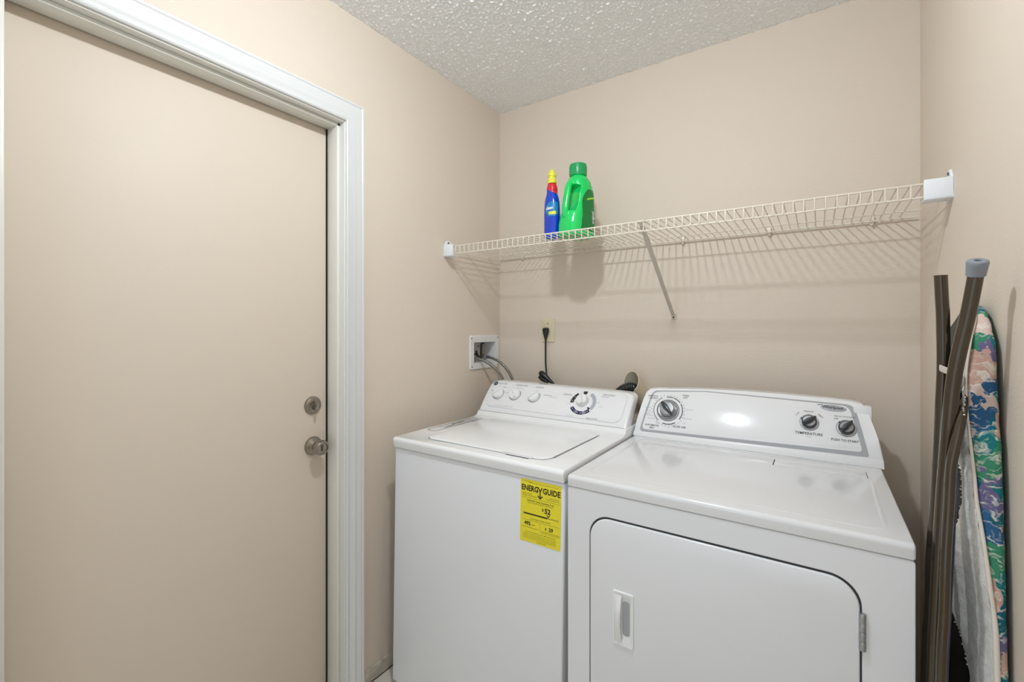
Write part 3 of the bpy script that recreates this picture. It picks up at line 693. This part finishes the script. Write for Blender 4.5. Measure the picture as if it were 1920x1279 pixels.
for x in (0.151, 0.925, 1.2325, 1.5316):
    bm = bmesh.new(); box(bm, x-0.007, x+0.007, -0.010, 0.0, -0.014, 0.012, 0.002)
    tube(bm, [(x-0.006, -0.014, -0.005), (x+0.006, -0.014, -0.005)], 0.0062, 12); tube(bm, [(x, -0.008, -0.010), (x, -0.014, -0.019)], 0.0045, 8)
    obj('wall_clip', bm, M['wire'], sh)
# diagonal brace
bx = 0.887; p0 = V((bx, SY+0.004, -0.010)); p1 = V((bx, -0.006, 1.366-1.677)); dvec = (p1-p0).normalized(); nrm = V((0, dvec.z, -dvec.y))
bm = bmesh.new(); prev = None
for k, (w, tt) in enumerate(((0.0070, 0.0), (0.0070, 0.10), (0.0085, 0.16), (0.0070, 0.30), (0.0062, 0.97), (0.0075, 1.0))):
    p = p0+(p1-p0)*tt
    row = [bm.verts.new(p+V((sx*w, 0, 0))+nrm*h) for sx, h in ((-1, 0.0035), (-1, -0.0035), (-0.7, -0.005), (0.7, -0.005), (1, -0.0035), (1, 0.0035))]
    if prev:
        for i in range(6): bm.faces.new((prev[i], prev[(i+1) % 6], row[(i+1) % 6], row[i]))
    else: bm.faces.new(row)
    prev = row
bm.faces.new(prev)
tube(bm, [(bx-0.012, SY, 0.0), (bx+0.012, SY, 0.0)], 0.0060, 12); tube(bm, [(bx-0.010, SY+0.002, -0.0335), (bx+0.010, SY+0.002, -0.0335)], 0.0050, 10)
bc = obj('diagonal_brace', bm, M['brace'], sh)
ft = obj('brace_foot', newbox(bx-0.009, bx+0.009, -0.006, 0, 1.352-1.677, 1.378-1.677, 0.002), M['wire'], bc)
obj('screw', lathe(bmesh.new(), [(0.0038, 0), (0.0034, 0.0016), (0, 0.002)], axis_mat((bx, -0.006, 1.360-1.677), (0, -1, 0)), 12), M['screw'], ft.parent)

# ------------------------------------------------------------------ bottles
def eval_mesh(o):
    dgr = bpy.context.evaluated_depsgraph_get(); me = bpy.data.meshes.new_from_object(o.evaluated_get(dgr)); return me
def sup_ring(bm, cx, cy, z, rx, ry, n=2.6, seg=36):
    out = []
    for k in range(seg):
        a = 2*PI*k/seg; c, s_ = math.cos(a), math.sin(a)
        out.append(bm.verts.new((cx+rx*math.copysign(abs(c)**(2/n), c), cy+ry*math.copysign(abs(s_)**(2/n), s_), z)))
    return out
def loft(bm, rings):
    for a, b in zip(rings, rings[1:]):
        n = len(a)
        for k in range(n): bm.faces.new((a[k], a[(k+1) % n], b[(k+1) % n], b[k]))
    bm.faces.new(rings[0][::-1]); bm.faces.new(rings[-1])
ZS = 1.6822
jug = thing('detergent_jug', 'tall green plastic laundry detergent jug with side handle standing on the wire shelf', 'detergent bottle', (0.574, -0.262, ZS), math.radians(-109))
# local +X = handle side
bm = bmesh.new()
rows = [(0.000, 0.004, 0.068, 0.050), (0.006, 0.004, 0.074, 0.056), (0.05, 0.004, 0.073, 0.056), (0.085, 0.001, 0.067, 0.055), (0.13, -0.006, 0.058, 0.054), (0.17, -0.009, 0.053, 0.053),
        (0.205, -0.009, 0.051, 0.050), (0.225, -0.007, 0.047, 0.045), (0.240, -0.005, 0.038, 0.037), (0.248, -0.004, 0.030, 0.030), (0.256, -0.004, 0.029, 0.029)]
loft(bm, [sup_ring(bm, cx, 0, z, rx, ry, 3.0 if z < 0.2 else 2.2) for z, cx, rx, ry in rows])
bmesh.ops.recalc_face_normals(bm, faces=bm.faces[:])
body = obj('jug_body', bm, M['green'], jug, smooth=60)
cut = bmesh.new()
cp = [(0.100, 0.096), (0.085, 0.125), (0.066, 0.158), (0.052, 0.190), (0.046, 0.215)]
tube(cut, [(x, -0.08, z) for x, z in []] or spline([(0.058, 0, 0.100), (0.047, 0, 0.120), (0.040, 0, 0.150), (0.034, 0, 0.180), (0.024, 0, 0.202)], 6), 0.0165, 16, radii=None)
for v in cut.verts: v.co.y *= 3.4; v.co.x += 0.004
cutter = obj('cutter', cut, None, jug, smooth=0)
bo = body.modifiers.new('b', 'BOOLEAN'); bo.object = cutter; bo.operation = 'DIFFERENCE'; bo.solver = 'EXACT'
hb_ = bmesh.new()
tube(hb_, spline([(0.010, 0, 0.226), (0.032, 0, 0.222), (0.047, 0, 0.203), (0.056, 0, 0.172), (0.063, 0, 0.138), (0.068, 0, 0.105), (0.066, 0, 0.082), (0.054, 0, 0.068)], 6), 0.0125, 14)
for v in hb_.verts: v.co.y *= 1.25
bmesh.ops.recalc_face_normals(hb_, faces=hb_.faces[:])
hnd = obj('hnd', hb_, None, jug, smooth=0)
b2 = body.modifiers.new('u', 'BOOLEAN'); b2.object = hnd; b2.operation = 'UNION'; b2.solver = 'EXACT'
rm = body.modifiers.new('r', 'REMESH'); rm.mode = 'VOXEL'; rm.voxel_size = 0.0022
sm = body.modifiers.new('s', 'SMOOTH'); sm.factor = 0.5; sm.iterations = 7
me = eval_mesh(body); body.modifiers.clear(); body.data = me
for o in (cutter, hnd): bpy.data.objects.remove(o)
for p in me.polygons: p.use_smooth = True
if not me.materials: me.materials.append(M['green'])
# side label: the faces on the right flank, lifted a hair
def flank(me, test, off, name, m, parent, curve=None):
    bm = bmesh.new(); vm = {}
    for p in me.polygons:
        if test(p.center, p.normal):
            vs = []
            for i in p.vertices:
                if i not in vm: vm[i] = bm.verts.new(me.vertices[i].co+me.vertices[i].normal*off)
                vs.append(vm[i])
            try: bm.faces.new(vs)
            except ValueError: pass
    o = obj(name, bm, m, parent, smooth=80); return o
def in_lab(c, n): return c.y > 0.012 and n.y > 0.25 and 0.018 < c.z < 0.185 and c.x < 0.050-0.55*max(0, c.z-0.06)-0.02*math.sin(c.z*30)
lab = flank(me, in_lab, 0.0006, 'jug_label', M['green_label'], body)
flank(me, lambda c, n: c.y > 0.012 and n.y > 0.2 and abs(c.z-0.150+0.25*(c.x+0.02)) < 0.0032 and c.x < 0.0, 0.0011, 'label_stripe', M['lime'], lab)
bm = text_bm('original', 0.017, lambda a, b, h: V((-0.030, 0.0565+h, 0.075)) + V((b, 0, a)), 0.0, bold=0.0003)
for v in bm.verts: v.co.y = 0.0572 - 0.10*max(0, -0.030-v.co.x) - 0.025*max(0, v.co.z-0.05)
obj('label_text', bm, M['print_white'], lab)
capm = Matrix.Translation((-0.004, 0, 0.248))
cap = obj('cap', lathe(bmesh.new(), [(0.0300, 0), (0.0345, 0.001), (0.0352, 0.006), (0.0345, 0.043), (0.0330, 0.0480), (0.0300, 0.0492), (0.0275, 0.0465), (0, 0.0460)], capm, 40), M['green_cap'], jug)
bm = bmesh.new()
for k in range(36):
    a = 2*PI*k/36; c, s_ = math.cos(a), math.sin(a); tube(bm, [(-0.004+c*0.0351, s_*0.0351, 0.258), (-0.004+c*0.0344, s_*0.0344, 0.289)], 0.0010, 5)
obj('cap_ribs', bm, M['green_cap'], cap)

bb = thing('cleaner_bottle', 'blue plastic cleaner bottle with yellow nozzle behind the green jug on the wire shelf', 'cleaner bottle', (0.470, -0.285, ZS), math.radians(-20))
bm = bmesh.new()
rows = [(0, .033, .022), (.005, .037, .026), (.08, .037, .026), (.13, .036, .026), (.160, .033, .025), (.178, .027, .0225), (.188, .0225, .020), (.196, .0215, .0195), (.205, .0230, .0200), (.215, .0215, .019), (.225, .0175, .0165), (.232, .0145, .0145)]
loft(bm, [sup_ring(bm, 0, 0, z, rx, ry, 2.5, 32) for z, rx, ry in rows])
bbody = obj('bottle_body', bm, M['blue'], bb, smooth=60)
ss = bbody.modifiers.new('s', 'SUBSURF'); ss.levels = ss.render_levels = 3; me2 = eval_mesh(bbody); bbody.modifiers.clear(); bbody.data = me2
for p in me2.polygons: p.use_smooth = True
flank(me2, lambda c, n: c.z > 0.186 and c.z > 0.206-0.7*(c.x+0.004) and c.z < 0.233, 0.0007, 'neck_label', M['red'], bbody)
lb2 = flank(me2, lambda c, n: c.y < 0 and (c.x-0.020)**2+(c.z-0.120)**2 < 0.030**2, 0.0006, 'front_label', M['teal'], bbody)
ly = flank(me2, lambda c, n: c.y < 0 and abs(c.x-0.022) < 0.013 and abs(c.z-0.103) < 0.006, 0.0011, 'label_band', M['yel_plastic'], lb2)
bm = text_bm('clean', 0.018, lambda a, b, h: V((0.014+a, -0.0285+0.0035*((a+0.018)/0.03)**2, 0.124+b)), 0, bold=0.0008)
obj('label_text', bm, M['print_white'], lb2)
nz = obj('nozzle', lathe(bmesh.new(), [(0, 0.2315), (0.0185, 0.2315), (0.0190, 0.240), (0.0172, 0.243), (0.0155, 0.246), (0.0150, 0.258), (0.0180, 0.262), (0.0180, 0.267), (0.0105, 0.280), (0.0075, 0.287), (0.0062, 0.289), (0, 0.289)], None, 28), M['yel_plastic'], bb)

# ------------------------------------------------------------------ washer outlet box in the left wall, hoses
ob = thing('washer_outlet_box', 'white recessed washer outlet box in the left wall by the corner', 'outlet box', (0, -0.132, 1.196))
fo = rrect(-0.118, 0.118, -0.082, 0.084, 0.012, 5); fi = rrect(BY0+0.132+0.001, BY1+0.132-0.001, BZ0-1.196+0.001, BZ1-1.196-0.001, 0.003, 5)
bm = bmesh.new(); n = len(fo)
rings = [[bm.verts.new((h, a, b)) for a, b in P_] for P_, h in ((fo, 0.0), (rrect(-0.117, 0.117, -0.081, 0.083, 0.011, 5), 0.0045), (rrect(-0.115, 0.115, -0.079, 0.081, 0.010, 5), 0.006), (fi, 0.0055))]
for A_, B_ in zip(rings, rings[1:]):
    for i in range(n): bm.faces.new((A_[i], A_[(i+1) % n], B_[(i+1) % n], B_[i]))
obj('face_frame', bm, M['box_white'], ob, smooth=30)
bm = bmesh.new()
yy0, yy1, zz0, zz1, dp = BY0+0.133, BY1+0.131, BZ0-1.195, BZ1-1.197, -0.085
q = [[bm.verts.new((x, y, z)) for y, z in ((yy0, zz0), (yy1, zz0), (yy1, zz1), (yy0, zz1))] for x in (0.0055, dp)]
for i in range(4): bm.faces.new((q[0][i], q[0][(i+1) % 4], q[1][(i+1) % 4], q[1][i]))
bm.faces.new(q[1]); obj('recess', bm, M['box_white'], ob, smooth=0)
for y, z in ((-0.107, 0.070), (0.105, 0.072), (-0.105, -0.068), (0.105, -0.068)):
    obj('screw', lathe(bmesh.new(), [(0.0034, 0.0055), (0.003, 0.0068), (0, 0.007)], Matrix.Translation((0, y, z)) @ Matrix.Rotation(PI/2, 4, 'Y'), 12), M['screw'], ob)
obj('screw', lathe(bmesh.new(), [(0.004, 0), (0.0035, 0.002), (0, 0.002)], Matrix.Translation((dp, 0.060, 0.025)) @ Matrix.Rotation(PI/2, 4, 'Y'), 12), M['screw'], ob)
for i, (vy, hz) in enumerate(((-0.060, 0.0), (0.020, 0.0))):
    bm = bmesh.new(); zb = -0.030
    tube(bm, [(dp+0.001, vy, zb), (dp+0.064, vy, zb)], 0.010, 14); lathe(bm, [(0, 0), (0.013, 0), (0.013, 0.014), (0, 0.014)], Matrix.Translation((dp+0.044, vy, zb)) @ Matrix.Rotation(PI/2, 4, 'Y'), 8)
    tube(bm, [(dp+0.050, vy, zb), (dp+0.050, vy, zb+0.032)], 0.007, 12)
    vo_ = obj('valve', bm, M['brass'], ob, smooth=35)
    bm = bmesh.new()
    if i == 1: tube(bm, [(dp+0.055, vy-0.008, zb+0.016), (dp+0.056, vy-0.007, zb+0.070)], 0.0055, 8); tube(bm, [(dp+0.056, vy-0.009, zb+0.070), (dp+0.056, vy+0.012, zb+0.073)], 0.0040, 8)
    else: tube(bm, [(dp+0.060, vy+0.024, zb+0.036), (dp+0.062, vy+0.038, zb+0.010), (dp+0.062, vy+0.066, zb+0.004)], 0.0060, 8); tube(bm, [(dp+0.050, vy, zb+0.03), (dp+0.062, vy+0.040, zb+0.012)], 0.004, 8)
    obj('valve_handle', bm, M['screw'], vo_)
for i, (pts, lab_) in enumerate((
    ([(-0.028, -0.194, 1.167), (-0.008, -0.191, 1.167), (0.010, -0.186, 1.164), (0.045, -0.172, 1.150), (0.085, -0.155, 1.120), (0.115, -0.145, 1.080), (0.130, -0.140, 1.03), (0.135, -0.135, 0.95), (0.14, -0.13, 0.86)],
     'braided steel water hose from the front valve of the wall box, lower of the pair'),
    ([(-0.026, -0.108, 1.170), (-0.006, -0.108, 1.171), (0.020, -0.112, 1.168), (0.065, -0.105, 1.153), (0.105, -0.096, 1.120), (0.135, -0.090, 1.075), (0.148, -0.088, 1.03), (0.153, -0.085, 0.95), (0.158, -0.08, 0.86)],
     'braided steel water hose curving from the rear valve of the wall box, nearer the corner'))):
    th = thing('water_hose', lab_, 'hose', pts[0], 0)
    rel = [V(p)-V(pts[0]) for p in pts]
    obj('braided_hose', tube(bmesh.new(), spline(rel, 8), 0.0068, 12), M['braid'], th, smooth=60)
    obj('hose_nut', tube(bmesh.new(), [rel[0]+V((-0.002, 0, 0)), rel[0]+V((0.018, 0, 0))], 0.0150, 8), M['steel'], th, smooth=20)
    obj('crimp_sleeve', tube(bmesh.new(), [rel[0]+V((0.016, 0, 0)), rel[1]+V((0.014, 0.001, 0))], 0.0088, 14), M['steel'], th)

# ------------------------------------------------------------------ wall outlet, power cord
wo = thing('wall_outlet', 'ivory wall outlet plate low on the back wall above the washing machine', 'wall outlet', (0.293, 0, 1.305))
plt = obj('cover_plate', plate(rrect(-0.035, 0.035, -0.0575, 0.0575, 0.004, 4), lambda a, b, h: V((a, -h, b)), 0.0055, 0.0025, bseg=3), M['ivory'], wo)
obj('screw', lathe(bmesh.new(), [(0.003, 0), (0.0025, 0.001), (0, 0.0012)], axis_mat((-0.002, -0.0055, 0.032), (0, -1, 0)), 12), M['screw'], plt)
obj('socket_face', lathe(bmesh.new(), [(0.0165, 0), (0.016, 0.0015), (0, 0.0015)], axis_mat((-0.006, -0.0055, 0.0), (0, -1, 0)), 24), M['ivory'], wo)
pc = thing('power_cord', 'black power cord hanging from the ivory outlet down behind the washing machine', 'power cord', (0.287, -0.0075, 1.308))
bm = bmesh.new()
pr = [sup_ring(bm, 0, 0, 0, 0.0165, 0.0135, 3, 20)]
bm.verts.ensure_lookup_table()
bm.free(); bm = bmesh.new()
rings = []
for z, rx, ry, yo in ((0.010, 0.010, 0.004, -0.008), (0.006, 0.0155, 0.009, -0.011), (-0.004, 0.0165, 0.0105, -0.0115), (-0.016, 0.0140, 0.010, -0.0115), (-0.028, 0.0095, 0.0085, -0.0115), (-0.040, 0.0060, 0.006, -0.0115), (-0.048, 0.0048, 0.0045, -0.0115)):
    rings.append(sup_ring(bm, 0, yo, z, rx, ry, 2.6, 20))
loft(bm, rings); obj('plug', bm, M['black_rubber'], pc, smooth=50)
obj('cable', tube(bmesh.new(), spline([(0, -0.0115, -0.044), (0.0, -0.012, -0.10), (0.001, -0.013, -0.16), (0.006, -0.015, -0.205), (0.018, -0.03, -0.235), (0.035, -0.05, -0.28), (0.04, -0.06, -0.40)], 8), 0.0042, 10), M['black_rubber'], pc, smooth=60)
sp = thing('loose_plug', 'black plug end poking up behind the console beside the hanging power cord', 'plug', (0.300, -0.065, 1.085))
bm = bmesh.new(); tube(bm, [(-0.018, 0, 0.020), (-0.010, 0, 0.015), (0.008, 0, 0.003), (0.030, 0, -0.014), (0.055, 0, -0.030), (0.065, 0, -0.10)], 0.01, 14, radii=[0.009, 0.0145, 0.0150, 0.0105, 0.006, 0.005])
obj('plug_body', bm, M['black_rubber'], sp, smooth=50)
obj('plug_cheek', tube(bmesh.new(), [(-0.020, -0.004, -0.001), (-0.004, -0.004, -0.011), (0.022, -0.004, -0.022)], 0.008, 10, radii=[0.007, 0.0105, 0.006]), M['black_rubber'], sp, smooth=50)

# ------------------------------------------------------------------ drain standpipe and hose
dpth = thing('drain_pipe', 'beige painted drain pipe stub leaning out of the back wall between the two consoles', 'pipe', (0.775, 0.0, 0.99))
ax0 = V((0.004, -0.004, -0.005)); ax1 = V((-0.046, -0.066, 0.102))
d = (ax1-ax0).normalized(); cutn = V((-0.30, -0.88, 0.36)).normalized()
s1 = d.cross(V((0, 0, 1))).normalized(); s2 = d.cross(s1)
bm = bmesh.new(); seg = 36
def pring(center, r, nrm=None):
    out = []
    for k in range(seg):
        p = center+(s1*math.cos(2*PI*k/seg)+s2*math.sin(2*PI*k/seg))*r
        if nrm is not None: p = p + d*((center-p).dot(nrm)/d.dot(nrm))
        out.append(bm.verts.new(p))
    return out
R_a, R_b = 0.0390, 0.0348
r0 = pring(ax0-d*0.02, R_a); r1 = pring(ax1, R_a, cutn); r2 = pring(ax1, R_b, cutn)
for A_, B_ in ((r0, r1), (r1, r2)):
    for k in range(seg): bm.faces.new((A_[k], A_[(k+1) % seg], B_[(k+1) % seg], B_[k]))
pp = obj('pipe_wall', bm, M['pipe'], dpth, smooth=40)
bm = bmesh.new(); r2 = pring(ax1, R_b, cutn); r3 = pring(ax0+d*0.01, R_b)
for k in range(seg): bm.faces.new((r2[k], r2[(k+1) % seg], r3[(k+1) % seg], r3[k]))
bm.faces.new(r3); obj('pipe_bore', bm, M['pipe_in'], dpth, smooth=40)
dh = thing('drain_hose', 'black corrugated drain hose hooked into the beige drain pipe', 'hose', (0.700, -0.098, 1.052))
bm = bmesh.new(); path = spline([(0.052, 0.050, -0.008), (0.036, 0.026, 0.012), (0.018, 0.010, 0.012), (-0.004, 0.002, -0.002), (-0.022, -0.002, -0.026), (-0.030, 0.002, -0.09), (-0.030, 0.006, -0.19)], 26)
tube(bm, path, 0.017, 18, radii=[0.0215+0.0014*math.sin(i*0.9) for i in range(len(path))])
obj('corrugated_hose', bm, M['hose_black'], dh, smooth=60)

# ------------------------------------------------------------------ ironing board
ib = thing('ironing_board', 'folded ironing board with floral cover and bronze legs standing against the right wall', 'ironing board', (1.62, -0.68, 0))
IO = V((1.62, -0.68, 0)); rel = lambda p: V(p)-IO
# rows from nose to tail: z, front edge y, underside x
RW = [(1.362, -0.690, 1.634), (1.358, -0.712, 1.632), (1.348, -0.732, 1.629), (1.333, -0.7500, 1.6252), (1.310, -0.7720, 1.617), (1.285, -0.7890, 1.6103), (1.238, -0.7930, 1.6049), (1.192, -0.8010, 1.6032), (1.1468, -0.8090, 1.6043), (1.103, -0.8190, 1.6062),
      (1.058, -0.8230, 1.609), (1.0133, -0.8260, 1.6117), (0.9698, -0.8310, 1.6165), (0.9268, -0.8360, 1.6206), (0.8831, -0.8385, 1.6245), (0.8382, -0.8395, 1.6290), (0.7948, -0.8415, 1.6315), (0.7259, -0.8440, 1.6325),
      (0.62, -0.852, 1.632), (0.50, -0.860, 1.630), (0.35, -0.866, 1.628), (0.20, -0.868, 1.626), (0.10, -0.862, 1.625), (0.065, -0.84, 1.626)]
YC = -0.68; XT = 1.6465
def rowring(bm, z, yf, xu, inset=0.0, xa=None, xb=None):
    w = YC-yf; xa = xu if xa is None else xa; xb = XT if xb is None else xb
    cx, hx = (xa+xb)/2, (xb-xa)/2; wob = 0.0012*noise.noise(V((z*40, yf*10, 2)))
    out = []
    r = min(hx*0.9, 0.011, w*0.9)
    for a, b in rrect(-w+inset, w-inset, -hx, hx, r, 4): out.append(bm.verts.new(rel((cx+b, YC+a, z))))
    return out
bm = bmesh.new(); rings = [rowring(bm, *r) for r in RW]
for a, b in zip(rings, rings[1:]):
    n = len(a)
    for k in range(n): bm.faces.new((a[k], a[(k+1) % n], b[(k+1) % n], b[k]))
bm.faces.new(rings[0]); bm.faces.new(rings[-1])
bmesh.ops.recalc_face_normals(bm, faces=bm.faces[:])
cov = obj('floral_cover', bm, M['floral'], ib, smooth=70)
sb_ = cov.modifiers.new('s', 'SUBSURF'); sb_.levels = sb_.render_levels = 2; me = eval_mesh(cov); cov.modifiers.clear(); cov.data = me
for v in me.vertices:
    v.co += V(v.normal)*0.0012*noise.noise(v.co*55)
for p in me.polygons: p.use_smooth = True
cov['label'] = 'padded cover printed with teal leaves and pink flowers'
# dark metal underside
bm = bmesh.new(); f_ = []; b_ = []
for z, yf, xu in RW[1:]:
    f_.append((bm.verts.new(rel((xu-0.0030, yf+0.006, z))), bm.verts.new(rel((xu-0.0030, 2*YC-yf-0.006, z)))))
for a, b in zip(f_, f_[1:]): bm.faces.new((a[0], a[1], b[1], b[0]))
und = obj('underside', bm, M['board_dark'], ib, smooth=60)
so = und.modifiers.new('s', 'SOLIDIFY'); so.thickness = 0.003; me = eval_mesh(und); und.modifiers.clear(); und.data = me
# cream piping round the front and nose
pr_ = [0.0018, 0.0018, 0.002, 0.002, 0.002, 0.002, 0.002, 0.002, 0.002, 0.0025, 0.003, 0.0030, 0.0031, 0.0032, 0.0034, 0.0034, 0.0044, 0.0044, 0.0044, 0.0044, 0.0044, 0.0044, 0.0044, 0.0044]
front = [rel((xu, yf, z)) for z, yf, xu in RW]; backp = [rel((xu, 2*YC-yf, z)) for z, yf, xu in RW]
path = list(reversed(backp)) + front; rad = list(reversed(pr_)) + pr_
pth = spline(path, 4); rr = []
for i in range(len(rad)-1):
    for k in range(4): rr.append(rad[i]+(rad[i+1]-rad[i])*k/4)
rr.append(rad[-1])
obj('piping', tube(bmesh.new(), pth, 0.003, 8, radii=rr), M['piping'], ib, smooth=70)
# fuzzy white hem gathered onto the underside: (z edge, y edge, x edge), inner edge point
HEM = [((1.6170, -0.7720, 1.310), (1.6130, -0.745, 1.305)), ((1.6103, -0.789, 1.285), (1.608, -0.752, 1.280)), ((1.6049, -0.793, 1.238), (1.601, -0.790, 1.236)), ((1.6032, -0.802, 1.192), (1.599, -0.8165, 1.190)),
       ((1.6038, -0.806, 1.165), (1.5950, -0.828, 1.163)), ((1.6043, -0.810, 1.1468), (1.6003, -0.8080, 1.1413)), ((1.6050, -0.814, 1.130), (1.600, -0.808, 1.125)), ((1.6062, -0.820, 1.103), (1.5990, -0.7775, 1.0865)), ((1.6075, -0.822, 1.085), (1.598, -0.770, 1.068)), ((1.609, -0.824, 1.058), (1.6010, -0.7821, 1.0388)),
       ((1.6117, -0.827, 1.0133), (1.6017, -0.7743, 0.9875)), ((1.6165, -0.832, 0.9698), (1.6000, -0.7325, 0.9220)), ((1.6206, -0.837, 0.9268), (1.6016, -0.6980, 0.8566)), ((1.6245, -0.8395, 0.8831), (1.6055, -0.6671, 0.7899)),
       ((1.6290, -0.840, 0.8382), (1.6092, -0.6700, 0.7390)), ((1.6315, -0.842, 0.7948), (1.6140, -0.7177, 0.7133)), ((1.6325, -0.845, 0.7259), (1.6160, -0.7600, 0.6600)), ((1.632, -0.852, 0.62), (1.616, -0.745, 0.56)), ((1.630, -0.860, 0.48), (1.615, -0.760, 0.44)), ((1.628, -0.866, 0.30), (1.613, -0.750, 0.27)), ((1.626, -0.866, 0.12), (1.612, -0.770, 0.12))]
bm = bmesh.new()
A_ = spline([V(a) for a, b in HEM], 8); B_ = spline([V(b) for a, b in HEM], 8); prev = None
for i, (a, b) in enumerate(zip(A_, B_)):
    row = []
    for k in range(15):
        t_ = k/14; p = a.lerp(b, t_)+V((-0.0025*(1-t_), -0.001*(1-t_), 0)); amp = min(1, (a-b).length/0.03)
        rag = 0.0035*noise.noise(V((p.z*90, 5, 0)))*amp if k == 14 else 0
        p = p + V((-0.0035*math.sin(PI*min(t_*1.05, 1)) + 0.003*noise.noise(V((p.y*60, p.z*60, 1)))*amp, rag, 0.002*noise.noise(V((p.y*80, p.z*80, 7)))*amp))
        row.append(bm.verts.new(rel(p)))
    if prev:
        for k in range(14): bm.faces.new((prev[k], prev[k+1], row[k+1], row[k]))
    prev = row
    if i > 20 and rng.random() < 0.5 and i < 140:      # loose terry loops along the raw edge
        c = V(row[-1].co); L = 0.002+rng.random()*0.004; pdir = V((-0.3, 0.6*rng.uniform(0.3, 1), rng.uniform(-0.5, 0.3)))
        tube(bm, [c-pdir*0.001, c+pdir*L*0.6, c+pdir*L+V((0, 0, 0.001))], 0.001, 5, radii=[0.0016, 0.0011, 0.0013])
hem = obj('cover_hem', bm, M['fuzz'], ib, smooth=80)
hem['label'] = 'frayed white backing of the cover gathered on the underside'
# legs
def legpart(name, pts, r, m, lab=None, seg=16):
    pts = spline([rel(p) for p in pts], 6)
    o = obj(name, tube(bmesh.new(), pts, r, seg), m, ib, smooth=50)
    if lab: o['label'] = lab
    return o
rear = legpart('leg', [(1.5822, -0.7254, 1.4206), (1.584, -0.7242, 1.3755), (1.5857, -0.7231, 1.3337), (1.5866, -0.7225, 1.2394), (1.584, -0.7242, 1.1661), (1.5796, -0.7272, 1.0614), (1.5753, -0.7301, 0.9672), (1.5683, -0.7348, 0.8625), (1.5649, -0.7371, 0.7578), (1.5597, -0.7406, 0.6227), (1.556, -0.745, 0.30), (1.556, -0.75, 0.012)], 0.0105, M['bronze'], 'open-ended bronze tube leg')
obj('tube_end', tube(bmesh.new(), [rel((1.5820, -0.7255, 1.4195)), rel((1.5820, -0.7255, 1.4210))], 0.0112, 16), M['bronze'], rear)
frontleg = legpart('leg', [(1.6056, -0.8544, 1.4177), (1.6044, -0.8503, 1.4), (1.5977, -0.8417, 1.3412), (1.5913, -0.8363, 1.2985), (1.5854, -0.8318, 1.2569), (1.5811, -0.8251, 1.2087), (1.5775, -0.8178, 1.1404), (1.5757, -0.8082, 1.0802), (1.5716, -0.8025, 0.9901), (1.5674, -0.8017, 0.8907), (1.5633, -0.8045, 0.7925), (1.5593, -0.8072, 0.6657), (1.555, -0.81, 0.30), (1.555, -0.81, 0.012)], 0.0108, M['bronze'], 'bronze tube leg ending in a grey cap')
dcap = V((0.02, -0.42, 0.90)).normalized()
cp_ = obj('rubber_cap', lathe(bmesh.new(), [(0.0112, -0.006), (0.0128, -0.006), (0.0140, 0.012), (0.0146, 0.016), (0.0138, 0.0195), (0.0110, 0.0210), (0.0050, 0.0205), (0.0042, 0.0175), (0, 0.0175)], axis_mat(rel((1.6056, -0.8524, 1.4137)), dcap), 28), M['cap_grey'], frontleg)
cp_['label'] = 'grey rubber end cap'
obj('cap_hole', lathe(bmesh.new(), [(0.0046, 0.0188), (0, 0.0190)], axis_mat(rel((1.6056, -0.8524, 1.4137)), dcap), 16), M['screw'], cp_)
legpart('cross_leg', [(1.6000, -0.7850, 1.2100), (1.5985, -0.8020, 1.1850), (1.5932, -0.8200, 1.1640), (1.5880, -0.8300, 1.1350), (1.5813, -0.8350, 1.1000), (1.5768, -0.8376, 1.0686), (1.5737, -0.8397, 1.0028), (1.569, -0.8429, 0.9086), (1.5667, -0.8445, 0.8145), (1.562, -0.8476, 0.6931), (1.558, -0.845, 0.30), (1.557, -0.845, 0.012)], 0.0078, M['bronze'], 'bent bronze tube leg')
slide = legpart('slide_rail', [(1.590, -0.800, 1.235), (1.587, -0.800, 1.17), (1.584, -0.801, 1.08), (1.5815, -0.804, 1.00), (1.578, -0.809, 0.91), (1.5735, -0.815, 0.82), (1.568, -0.8240, 0.72), (1.5645, -0.834, 0.60), (1.566, -0.835, 0.25), (1.566, -0.835, 0.02)], 0.0090, M['blue_glint_metal'], 'dark support tube with a blue reflection in its colour')
obj('rivet', lathe(bmesh.new(), [(0.0065, 0), (0.0062, 0.003), (0.004, 0.0055), (0, 0.0062)], axis_mat(rel((1.5690, -0.8275, 0.781)), (-0.25, -0.96, 0.12)), 18), M['blue_glint_metal'], slide)
bm = bmesh.new(); plate(rrect(0.001, 0.015, -0.0065, 0.0065, 0.002, 3), lambda a, b, h: rel((1.5755+a, -0.7450-a*0.9-h, 1.242+b-a*0.55)), 0.002, 0.0005, bm=bm)
obj('cross_strap', bm, M['brace'], ib)
